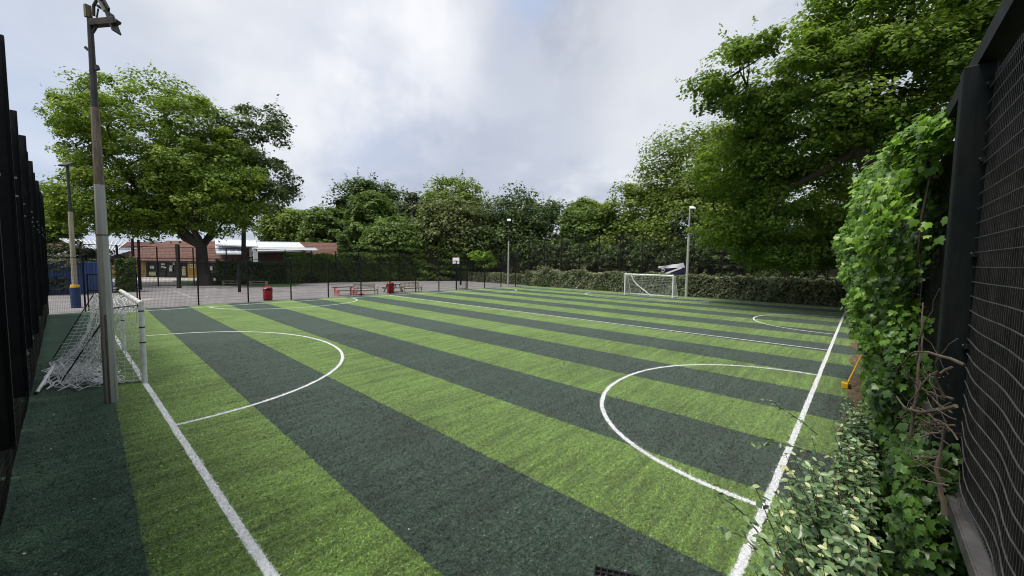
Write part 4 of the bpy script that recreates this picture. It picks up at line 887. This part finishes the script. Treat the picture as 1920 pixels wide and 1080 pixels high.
bank('ivy_hedge', 'tall dark green hedge grown through the black back fence of the playground', (38.5, 49.4), (18.0, 52.8), 3.7, 0.9, L_mid, 33, 42000, 0.17, wob=0.2, hv=0.07)
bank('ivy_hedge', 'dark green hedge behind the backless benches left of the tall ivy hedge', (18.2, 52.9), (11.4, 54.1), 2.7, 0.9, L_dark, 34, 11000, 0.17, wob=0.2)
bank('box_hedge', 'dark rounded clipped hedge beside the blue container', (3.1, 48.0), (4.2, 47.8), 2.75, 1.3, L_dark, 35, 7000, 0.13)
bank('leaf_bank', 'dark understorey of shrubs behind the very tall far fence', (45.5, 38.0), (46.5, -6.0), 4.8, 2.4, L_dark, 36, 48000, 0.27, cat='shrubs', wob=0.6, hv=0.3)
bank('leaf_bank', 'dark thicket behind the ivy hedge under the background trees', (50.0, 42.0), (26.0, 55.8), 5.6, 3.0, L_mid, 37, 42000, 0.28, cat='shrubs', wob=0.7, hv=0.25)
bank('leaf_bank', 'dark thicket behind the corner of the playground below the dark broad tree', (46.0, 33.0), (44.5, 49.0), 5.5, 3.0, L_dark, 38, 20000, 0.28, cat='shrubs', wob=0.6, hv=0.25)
def clump(name, label, blobs, m, seed, n, prad, per, size, base, cat='shrub', T=None, flat=0.6, tilt=0.5):
    rng = np.random.default_rng(seed); base = np.array(base, float); t = thing(name, label, cat, base); B = [tuple(np.array(b[:3])-base)+tuple(b[3:]) for b in blobs]
    C = puffs(rng, B, n); P, Nn, S, sh = crown_leaves(rng, C, prad, per, flat, C.mean(0), size); P[:, 2] = np.maximum(P[:, 2], 0.05-base[2])
    leaves('foliage', P, Nn, S, T or T_kite(), m, t, rng, 0.4, tilt, rshift=sh)
    st = MB()
    for i in range(8):
        c = C[rng.integers(0, len(C))]; limb(st, (0, 0, 0), c, 0.05, 0.012, rng, 4, 0.1, 5)
    st.build('stems', M_bark, t); return t
clump('climber_mound', 'bright green climber heaped on top of the corner fence behind the white backboard', [crown_blob(868, 932, 471, 488, 58, 1.0), crown_blob(885, 936, 480, 505, 58, 0.8)], leafmat('bright_climber_leaves', [(0.0, (0.09, 0.15, 0.02)), (0.5, (0.20, 0.32, 0.05)), (1.0, (0.34, 0.45, 0.09))], 0.35), 41, 60, 0.6, 60, 0.2, (41.4, 41.5, 0), 'climber')
clump('silvery_shrub', 'tall silvery shrub rising above the hedge left of the far goal', [crown_blob(1000, 1042, 496, 530, 49, 1.0), crown_blob(1075, 1100, 488, 520, 49, 0.8), crown_blob(1040, 1115, 506, 530, 49, 1.2)], L_hedge, 42, 70, 0.4, 70, 0.14, (41.3, 28, 0), T=T_frond())
clump('silvery_shrub', 'grey green shrub bulging over the hedge right of the far floodlight post', [crown_blob(1395, 1470, 506, 545, 37.5, 1.0), crown_blob(1480, 1590, 515, 550, 36, .9)], L_hedge, 43, 80, 0.35, 70, 0.13, (40.3, 6, 0), T=T_frond())
clump('cedar_shrub', 'dark drooping conifer branches in front of the left end of the blue container', [crown_blob(72, 138, 478, 512, 31, 1.2), crown_blob(76, 110, 515, 552, 31, .8), crown_blob(85, 130, 455, 490, 33, 1.4)], L_conifer, 44, 60, 0.5, 70, 0.24, (-1.9, 45.6, 0), T=T_frond(), flat=0.3)
clump('conifer', 'dark conifer mass behind the blue container under the lattice roof', [crown_blob(78, 150, 448, 500, 42, 2.0), crown_blob(130, 235, 468, 500, 44, 1.5)], L_conifer, 45, 80, 0.8, 80, 0.3, (-2, 54, 0), T=T_frond(), flat=0.35)
clump('flowering_shrub', 'dark shrub with pale blooms left of the backless benches', [crown_blob(392, 430, 505, 535, 45.5, 1.0)], L_hedge, 46, 30, 0.5, 60, 0.16, (11.2, 52.6, 0))
# ---------------------------------------------------------------- trees
tr = at(385, 535, 43.3); bigF = 43.3
tree('maple_tree', 'large spreading bright green maple tree left of centre with a thick leaning trunk', (tr[0], tr[1], 0), at(377, 458, 43.3), 0.62,
     [crown_blob(150, 420, 150, 360, 43, 7), crown_blob(120, 330, 300, 440, 42, 6), crown_blob(280, 470, 190, 420, 44, 6), crown_blob(300, 490, 310, 440, 43, 5), crown_blob(130, 230, 180, 330, 43, 3.5), crown_blob(118, 300, 340, 446, 42, 5), crown_blob(210, 370, 370, 450, 43, 5), crown_blob(390, 495, 300, 425, 43, 4), crown_blob(300, 440, 250, 380, 43, 5)],
     L_maple, 51, npuff=900, prad=1.05, per=170, size=0.23, flat=0.55, limbs=90, sprigs=160)
t2 = at(457, 532, 46.5)
tree('alder_tree', 'slimmer darker tree just right of the big maple with a straight dark trunk', (t2[0], t2[1], 0), at(457, 400, 46.5), 0.26,
     [crown_blob(415, 535, 190, 330, 47, 4), crown_blob(440, 548, 290, 400, 47, 3.6), crown_blob(405, 480, 230, 400, 48, 3)], L_dark, 52, npuff=150, prad=1.0, per=110, size=0.28, limbs=50, sprigs=60)
def bg(name, label, u0, u1, v0, F, m, seed, vb=480, **k):
    c = at((u0+u1)/2, 500, F); w = (u1-u0)/2/FPX*F; blobs = [crown_blob(u0, u1, v0, (v0+vb)/2+25, F), crown_blob(u0-8, u1+8, (v0+vb)/2-30, vb+12, F)]
    kw = dict(npuff=190, prad=max(0.9, w*0.27), per=125, size=0.0052*F+0.04, limbs=10, flat=0.65, sprigs=30); kw.update(k)
    ft = at((u0+u1)/2, (v0+vb)/2+30, F)
    return tree(name, label, (c[0], c[1], 0.0), ft, 0.35, blobs, m, seed, **kw)
G_ = None
bg('broadleaf_tree', 'pale green tree behind the left fence beyond the slim tan floodlight post', 72, 135, 368, 78, L_mid, 60, vb=455)
bg('broadleaf_tree', 'lime tinted low tree right behind the dark slim tree, above the white canopies', 505, 600, 392, 95, L_lime, 61, vb=462)
bg('broadleaf_tree', 'mid green rounded tree above the right end of the white canopies', 575, 655, 390, 72, L_mid, 62, vb=468)
bg('broadleaf_tree', 'dark green tall tree forming the first peak of the background tree line', 632, 752, 336, 92, L_dark, 63, sprigs=90)
bg('broadleaf_tree', 'low dark spur of tree left of the first peak of the tree line', 618, 672, 372, 90, L_dark, 73)
bg('broadleaf_tree', 'mid green bushy tree filling in above the middle of the ivy hedge', 690, 800, 412, 62, L_mid, 75, vb=500)
bg('broadleaf_tree', 'dark bushy tree directly behind the climber mound', 850, 960, 410, 64, L_dark, 76, vb=505)
bg('poplar_tree', 'bright mid green pointed tree in front of the dark first peak', 655, 742, 362, 68, L_mid, 64)
bg('broadleaf_tree', 'grey green thin leaved tree between the two peaks of the tree line', 738, 812, 366, 76, L_grey, 65)
bg('broadleaf_tree', 'lime green domed tree crown at the highest middle peak of the tree line', 795, 912, 334, 84, L_lime, 66)
bg('broadleaf_tree', 'olive brown feathery tree in front of the lime green dome', 788, 912, 372, 64, L_olive, 67, vb=485)
bg('broadleaf_tree', 'broad dark green tree behind the slim corner floodlight post', 902, 1050, 358, 66, L_dark, 68, vb=500, npuff=220)
bg('broadleaf_tree', 'dark green tree between the broad dark tree and the lime trees on the right', 1050, 1150, 384, 60, L_mid, 69, vb=505)
bg('broadleaf_tree', 'lime green tree right of the low gap in the tree line', 1058, 1130, 375, 78, L_lime, 74)
bg('plane_tree', 'lime green broad tree rising toward the right behind the far goal', 1130, 1262, 350, 56, L_lime, 70, vb=505, npuff=240, per=130)
bg('plane_tree', 'large lime and mid green tree stepping up beneath the big right maple', 1212, 1420, 245, 50, L_lime, 71, vb=500, npuff=340, per=150, limbs=40, sprigs=90)
bg('broadleaf_tree', 'dark tree low behind the far floodlight post under the big maple', 1270, 1600, 330, 52, L_dark, 72, vb=525, npuff=260, per=120)
# the big maple overhanging the right
mt = (30.5, -2.6, 0)
tree('maple_tree', 'huge dark green maple overhanging the right side of the pitch above the ivy', mt, at(1610, 265, 21.5), 0.5,
     [crown_blob(1335, 1540, 80, 220, 23, 4), crown_blob(1530, 1860, -60, 110, 22, 5), crown_blob(1380, 1640, 150, 330, 24, 5), crown_blob(1560, 1800, 60, 270, 20, 4.5), crown_blob(1400, 1600, 300, 480, 27, 4.2), crown_blob(1288, 1420, 400, 462, 30, 2.2), crown_blob(1385, 1560, 440, 512, 29, 3), crown_blob(1330, 1460, 240, 400, 29, 4), crown_blob(1700, 1900, -140, 150, 18, 4), crown_blob(1540, 1640, 380, 500, 27, 3)],
     L_darkmaple, 80, npuff=720, prad=0.95, per=230, size=0.20, flat=0.42, limbs=170, sprigs=260)
# ---------------------------------------------------------------- ivy on the right fence
def ivy():
    rng = np.random.default_rng(90); t = thing('ivy', 'bright green ivy cascading over the dark right hand fence down to the ground', 'ivy', (6.0, -0.4, 0))
    o0 = np.array([6.0, -0.4, 0]); n = 95000
    X = 2.1+12.5*rng.random(n)**1.7; Zt = 4.45+0.28*np.sin(1.7*X)+0.18*np.sin(4.1*X+1)+0.1*np.sin(9*X); z = rng.random(n)**0.9*Zt
    Zt2 = np.where(X < 5.2, 4.02+0.09*np.sin(8*X), 4.5); z = np.minimum(z, Zt2+0.1*rng.random(n))
    keep = (X > 3.85+0.12*np.sin(7*z)) | ((z < 2.12+0.12*np.sin(5*X)) & (X > 2.75+0.1*np.sin(6*z))); X, z = X[keep], z[keep]; n = len(X)
    bulge = 0.16+0.05*X*np.clip((X-2.6)/5, 0.2, 1)+0.10*np.sin(2.3*X+1.7*z)+0.07*np.sin(5.2*X-3.9*z)+0.04*np.sin(11*X+9*z)
    Q_ = [(rng.normal(0, 1)*q, rng.normal(0, 1)*q, rng.uniform(0, 6)) for q in (3, 4, 5, 7, 9, 12)]; nz = sum(np.sin(a_*X+b_*z+c_) for a_, b_, c_ in Q_)/2.2
    bulge = (np.minimum(bulge, 0.85)+0.07*nz)*(0.55+0.45*np.clip((4.6-z)/1.2, 0.2, 1)); bulge = np.minimum(bulge, 0.15+0.04*nz+0.6*np.clip((z-1.9)/1.6, 0, 1))
    bulge = np.where((X < 3.75), 0.11+0.04*np.sin(9*X+7*z), bulge); bulge = np.maximum(bulge, 0.08)
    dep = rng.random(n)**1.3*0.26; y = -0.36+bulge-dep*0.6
    topm = z > 3.95; y = np.where(topm, -0.38+(bulge+0.08)*rng.random(n), y)
    P = np.stack([X, y, z], 1)+rng.normal(0, 0.02, (n, 3))
    Nn = np.stack([np.full(n, -0.45), np.full(n, 0.75), np.where(topm, 1.1, 0.40)], 1)
    size = (0.030+0.040*rng.random(n))*np.where(X > 7, 1.35, 1.0)
    hd = np.stack([np.full(n, -0.1), np.full(n, 0.2), np.full(n, -1.0)], 1)
    sh = 0.12*np.sin(2.3*X+1.7*z)+np.clip((z-2.6)/2.2, -0.22, 0.25)-dep*1.1-0.02-0.12*(X < 4.3)*(z < 3.5)  # leaf tint: shade painted into the folds; brighter up the fence, darker lower
    near = np.argsort(np.where(dep < 0.05, X*1.0+np.abs(z-2)*0.1, 99))[:300]; rest = np.setdiff1d(np.arange(n), near)
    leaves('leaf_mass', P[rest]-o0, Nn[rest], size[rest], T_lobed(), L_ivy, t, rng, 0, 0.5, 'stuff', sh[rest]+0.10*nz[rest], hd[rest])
    tv, tf = T_lobed(); me = []
    for k in range(6):
        tmp = bpy.data.meshes.new('leaf'); V = tv.copy(); V[:, 1] -= 0.4; V[:, :2] *= rng.uniform(0.9, 1.12, 2); V[:, 2] += rng.normal(0, 0.02, len(V)); tmp.from_pydata([tuple(v) for v in V], [], [tuple(int(i) for i in f) for f in tf])
        a = tmp.attributes.new('rnd', 'FLOAT', 'POINT'); a.data.foreach_set('value', np.full(len(V), 0.2+0.13*k, np.float32)); tmp.materials.append(L_ivy); me.append(tmp)
    for i in near:
        nn = Nn[i]/np.linalg.norm(Nn[i])+rng.normal(0, 0.3, 3); nn /= np.linalg.norm(nn); h = hd[i]+rng.normal(0, 0.45, 3); yy = h-h.dot(nn)*nn; yy /= np.linalg.norm(yy); xx = np.cross(yy, nn); s = size[i]*1.15
        q = P[i]-o0; ob = bpy.data.objects.new('leaf', me[int(np.clip((0.45+sh[i]*1.2+rng.normal(0, .15))*6, 0, 5))]); link(ob, t)
        ob.matrix_local = Matrix([[xx[0]*s, yy[0]*s, nn[0]*s, q[0]], [xx[1]*s, yy[1]*s, nn[1]*s, q[1]], [xx[2]*s, yy[2]*s, nn[2]*s, q[2]], [0, 0, 0, 1]])
    # inner vines
    m = MB()
    for k in range(22):
        x = 4.8+rng.random()*6; z0 = 0.0; pts = [(x-6, 0.05, 0)]
        for j in range(8): x += rng.normal(0, 0.12); z0 += 0.5; pts.append((x-6, 0.06+rng.random()*0.08, min(z0, 4.2 if x > 3.7 else 2.0)))
        m.tube(pts, 0.008, 5, False)
    m.build('vines', M_twig, t)
ivy()
def dry_vines():
    rng = np.random.default_rng(91); t = thing('dry_vine_stems', 'tangle of bare brown woody vine stems around the dark fence post', 'stems', (2.75, -0.36, 2.35))
    def wig(a, b, r, k=7, w=0.012):
        a = np.array(a, float); b = np.array(b, float); L = np.linalg.norm(b-a); p = [a*(1-i/k)+b*i/k+(rng.normal(0, w*L, 3)*(0 < i < k)) for i in range(k+1)]
        return p, [r*(1-0.6*i/k) for i in range(k+1)]
    def arc3(a, b, r, bow):
        a = np.array(a, float); b = np.array(b, float); n = 9; p = []
        for i in range(n+1):
            f = i/n; q = a*(1-f)+b*f+np.array(bow)*math.sin(math.pi*f)+rng.normal(0, 0.0035, 3)*(0 < i < n); q[1] = max(q[1], 0.012); p.append(q)
        MB().tube(p, [r*(1-0.65*i/n) for i in range(n+1)], 6).build('stem', M_twig, t)
    for k in range(30):
        zc = (0.26, 0.10, -0.12, 0.04, 0.08)[k % 5]+rng.normal(0, 0.07); x0 = -0.40+0.5*rng.random()
        arc3((x0, 0.015+0.03*rng.random(), zc), (x0+rng.normal(0.10, 0.16), 0.07+0.13*rng.random(), zc+rng.normal(0.0, 0.11)), 0.0022+0.0045*rng.random()**2, (rng.normal(0, .03), 0.01, rng.normal(0, 0.025)))
    for a, b, r, bw in (((0.02, 0.14, -0.05), (0.08, 0.13, 0.62), 0.008, (-0.05, 0, 0)), ((0.05, 0.13, 0.30), (-0.14, 0.10, 0.70), 0.006, (0.03, 0.02, -0.04)), ((-0.30, 0.04, 0.22), (0.20, 0.19, 0.10), 0.009, (0, 0.02, -0.06)), ((-0.2, 0.03, -0.30), (-0.19, 0.05, 0.12), 0.012, (0.02, 0.02, 0)), ((-0.32, 0.03, 0.40), (0.15, 0.2, 0.25), 0.007, (0, 0.03, 0.07)), ((-0.1, 0.05, 0.2), (-0.28, 0.05, 0.50), 0.006, (.05, .04, 0))):
        arc3(a, b, r, bw)
dry_vines()
def shrub():
    rng = np.random.default_rng(92); t = thing('variegated_shrub', 'silvery green shrub with cream young leaves spreading at the foot of the ivy', 'shrub', (2.6, 0.0, 0)); o0 = np.array([2.6, 0, 0])
    st = MB(); P = []; N_ = []; S = []; H_ = []; sh = []
    for k in range(760):
        x = 1.25+4.3*rng.random()**1.25; tip = np.array([x+rng.normal(0, .15), -0.14+rng.random()*(0.50 if x < 3.6 else 0.24), 1.0+1.1*rng.random()**0.7-0.05*x])
        if rng.random() < 0.35: tip[2] *= 0.55; tip[1] += 0.1
        base = np.array([x+rng.normal(0, .2), -0.2+0.15*rng.random(), 0.1+0.5*rng.random()]); pts = []
        for i in range(7):
            f = i/6; p = base*(1-f)+tip*f; p[2] += 0.25*math.sin(math.pi*f)*0.6; p += rng.normal(0, 0.012, 3); pts.append(p-o0)
        st.tube(pts, [0.007*(1-0.75*i/6) for i in range(7)], 4, False)
        nl = 26
        for i in range(nl):
            f = 0.35+0.65*i/(nl-1); q = np.array(pts[min(6, int(f*6))])*(1-(f*6 % 1))+np.array(pts[min(6, int(f*6)+1)])*(f*6 % 1); ang = i*2.4; side = np.array([math.cos(ang), math.sin(ang), 0.25])
            P.append(q+side*0.022); N_.append(np.array([-0.1, 0.2, 1.0])+side*0.3); H_.append(side+np.array([0, 0, 0.3*f])); S.append((0.045+0.036*rng.random())*(1.15-0.55*f**4)); sh.append(0.42 if f > 0.97 and rng.random() < .45 else -0.14+rng.normal(0, .07)+(0.1 if f > .85 else 0))
    st.build('stems', M_stem, t)
    # three long sprigs reaching out over the touchline
    sp = MB()
    for a, b in (((1.95, 0.15, 1.85), (1.92, 0.44, 2.12)), ((3.9, 0.2, 1.8), (3.95, 0.62, 2.0)), ((3.4, 0.2, 1.85), (3.2, 0.55, 1.85)), ((2.3, 0.2, 1.6), (2.25, 0.5, 1.75))):
        sp = MB(); a, b = np.array(a), np.array(b); pts = [a*(1-i/8)+b*i/8+np.array([0, 0, 0.04*math.sin(i/8*math.pi)])+rng.normal(0, .006, 3)-o0 for i in range(9)]; sp.tube(pts, [0.005*(1-.7*i/8) for i in range(9)], 5, False); sp.build('sprig', M_stem, t)
        for i in range(22):
            f = 0.1+0.9*i/21; j = min(7, int(f*8)); q = pts[j]*(1-(f*8-j))+pts[j+1]*(f*8-j) if j < 8 else pts[8]; ang = i*2.4; side = np.array([math.cos(ang), math.sin(ang)*0.5, 0.25+0.3*math.cos(ang)])
            P.append(q+side*0.02); N_.append(np.array([0, 0, 1.0])+side*0.3); H_.append(side); S.append(0.035+0.022*rng.random()); sh.append(0.35 if i > 20 else -0.05)
    P, N_, S, H_, sh = map(np.array, (P, N_, S, H_, sh)); n = len(P); dist = np.linalg.norm(P+o0-np.array([0, 0, CAM_H]), axis=1); near = np.argsort(dist)[:300]; rest = np.setdiff1d(np.arange(n), near)
    leaves('leaf_mass', P[rest], N_[rest], S[rest], T_oval(), L_shrub, t, rng, 0, 0.35, 'stuff', sh[rest], H_[rest])
    tv, tf = T_oval(); me = []
    for k in range(6):
        tmp = bpy.data.meshes.new('leaf'); V = tv.copy(); V[:, 1] -= 0.4; V[:, :2] *= rng.uniform(0.88, 1.12, 2); tmp.from_pydata([tuple(v) for v in V], [], [tuple(int(i) for i in f) for f in tf]); a = tmp.attributes.new('rnd', 'FLOAT', 'POINT'); a.data.foreach_set('value', np.full(len(V), 0.25+0.14*k, np.float32)); tmp.materials.append(L_shrub); me.append(tmp)
    for i in near:
        nn = N_[i]+rng.normal(0, 0.3, 3); nn /= np.linalg.norm(nn); h = H_[i]+rng.normal(0, .25, 3); yy = h-h.dot(nn)*nn; yy /= np.linalg.norm(yy); xx = np.cross(yy, nn); s = S[i]*1.1; q = P[i]
        ob = bpy.data.objects.new('leaf', me[int(np.clip((0.35+sh[i]+rng.normal(0, .15))*6, 0, 5))]); link(ob, t)
        ob.matrix_local = Matrix([[xx[0]*s, yy[0]*s, nn[0]*s, q[0]], [xx[1]*s, yy[1]*s, nn[1]*s, q[1]], [xx[2]*s, yy[2]*s, nn[2]*s, q[2]], [0, 0, 0, 1]])
shrub()
# soil at the foot of the ivy
sheet('soil_strip', [(1.0, -0.39), (39.0, -0.39)] + [(39.0-38.0*i/40, 0.10+0.12*math.sin(i*1.7)+0.08*math.sin(i*4.1)) for i in range(41)], 0.008, M_litter)
# ---------------------------------------------------------------- loose litter: pale leaves and petals on the turf
def litter():
    rng = np.random.default_rng(95); n = 1100; X = rng.random(n)*38; Y = rng.random(n)**1.3*31; k = rng.random(n) < 0.35; X = np.where(k, -0.5+rng.random(n)*1.6, X); k2 = (rng.random(n) < 0.15); Y = np.where(k2, rng.random(n)*0.8, Y); X = np.where(k2, 3+rng.random(n)*34, X)
    P = np.stack([X, Y, np.full(n, 0.02)], 1); S = 0.012+0.028*rng.random(n)**2
    b = NB('fallen_petals'); r = b.attr('rnd'); p = b.bsdf(0.8); b.link(b.ramp(r, [(0, (0.20, 0.12, 0.06)), (0.45, (0.42, 0.36, 0.24)), (0.65, (0.62, 0.62, 0.58)), (1, (0.72, 0.72, 0.70))]), p.inputs['Base Color']); m = b.done(p.outputs[0])
    tag(leaves('fallen_leaves', P, np.tile([0, 0, 1.0], (n, 1)), S, T_kite(), m, None, rng, 0, 0.3), 'small pale fallen leaves and petals scattered over the turf', 'leaves', kind='stuff')
litter()

# ---------------------------------------------------------------- turf fibres near the camera (uncountable: one object each)
def fibres():
    rng = np.random.default_rng(99); n = 420000; d_ = 3.0+15.0*rng.random(n)**2.0; a = YAW+rad(54)*(2*rng.random(n)-1); X = d_*np.cos(a); Y = d_*np.sin(a)
    k = (X > -0.55) & (Y > -0.2); X, Y = X[k], Y[k]
    def onarc(cx, cy, rx, ry, w=0.045):
        q = ((np.abs(X-cx)/rx)**2.1+(np.abs(Y-cy)/ry)**2.1)**(1/2.1); return np.abs(q-1)*min(rx, ry) < w
    line = ((np.abs(X-XA) < 0.045) & (Y > YB)) | ((np.abs(Y-YB) < 0.045) & (X > XA)) | (onarc(XA+e, 15.25, 5.15, 5.8) & (X > XA)) | (onarc(10.05, YB+e, 4.15, 3.9) & (Y > YB))
    def make(name, X, Y, m, sz):
        n = len(X); P = np.stack([X, Y, np.full(n, 0.008)], 1); h = rng.normal(0, 1, (n, 3))*np.array([1, 1, 0.15])+np.array([0.35, 0.1, 0.42]); Nn = rng.normal(0, 0.6, (n, 3))+np.array([0, 0, 0.7])
        T = (np.array([(-0.085, 0, 0), (0.085, 0, 0), (0.0, 1, 0)], float)+np.array([0, 0.4, 0]), np.array([(0, 1, 2)]))
        V, F, r = leaf_arrays(P, Nn, sz*(0.6+0.8*rng.random(n)), T, rng, 0, 0.3, h); o = mesh_np(name, V, F, m, None, r); return o
    tag(make('turf_fibres', X[~line], Y[~line], MATS['turf_fibre'], 0.042), 'short artificial grass fibres standing on the near part of the pitch', 'grass', kind='stuff')
    wm = mat('white_turf_fibre', (0.84, 0.85, 0.87), 0.8, 0, 0.1, 20)
    xl, yl = X[line], Y[line]; xl = np.concatenate([xl+rng.normal(0, .01, len(xl)) for _ in range(3)]); yl = np.concatenate([yl+rng.normal(0, .01, len(yl)) for _ in range(3)])
    tag(make('line_fibres', xl, yl, wm, 0.034), 'white artificial grass fibres forming the painted pitch lines nearby', 'grass', kind='stuff')
fibres()
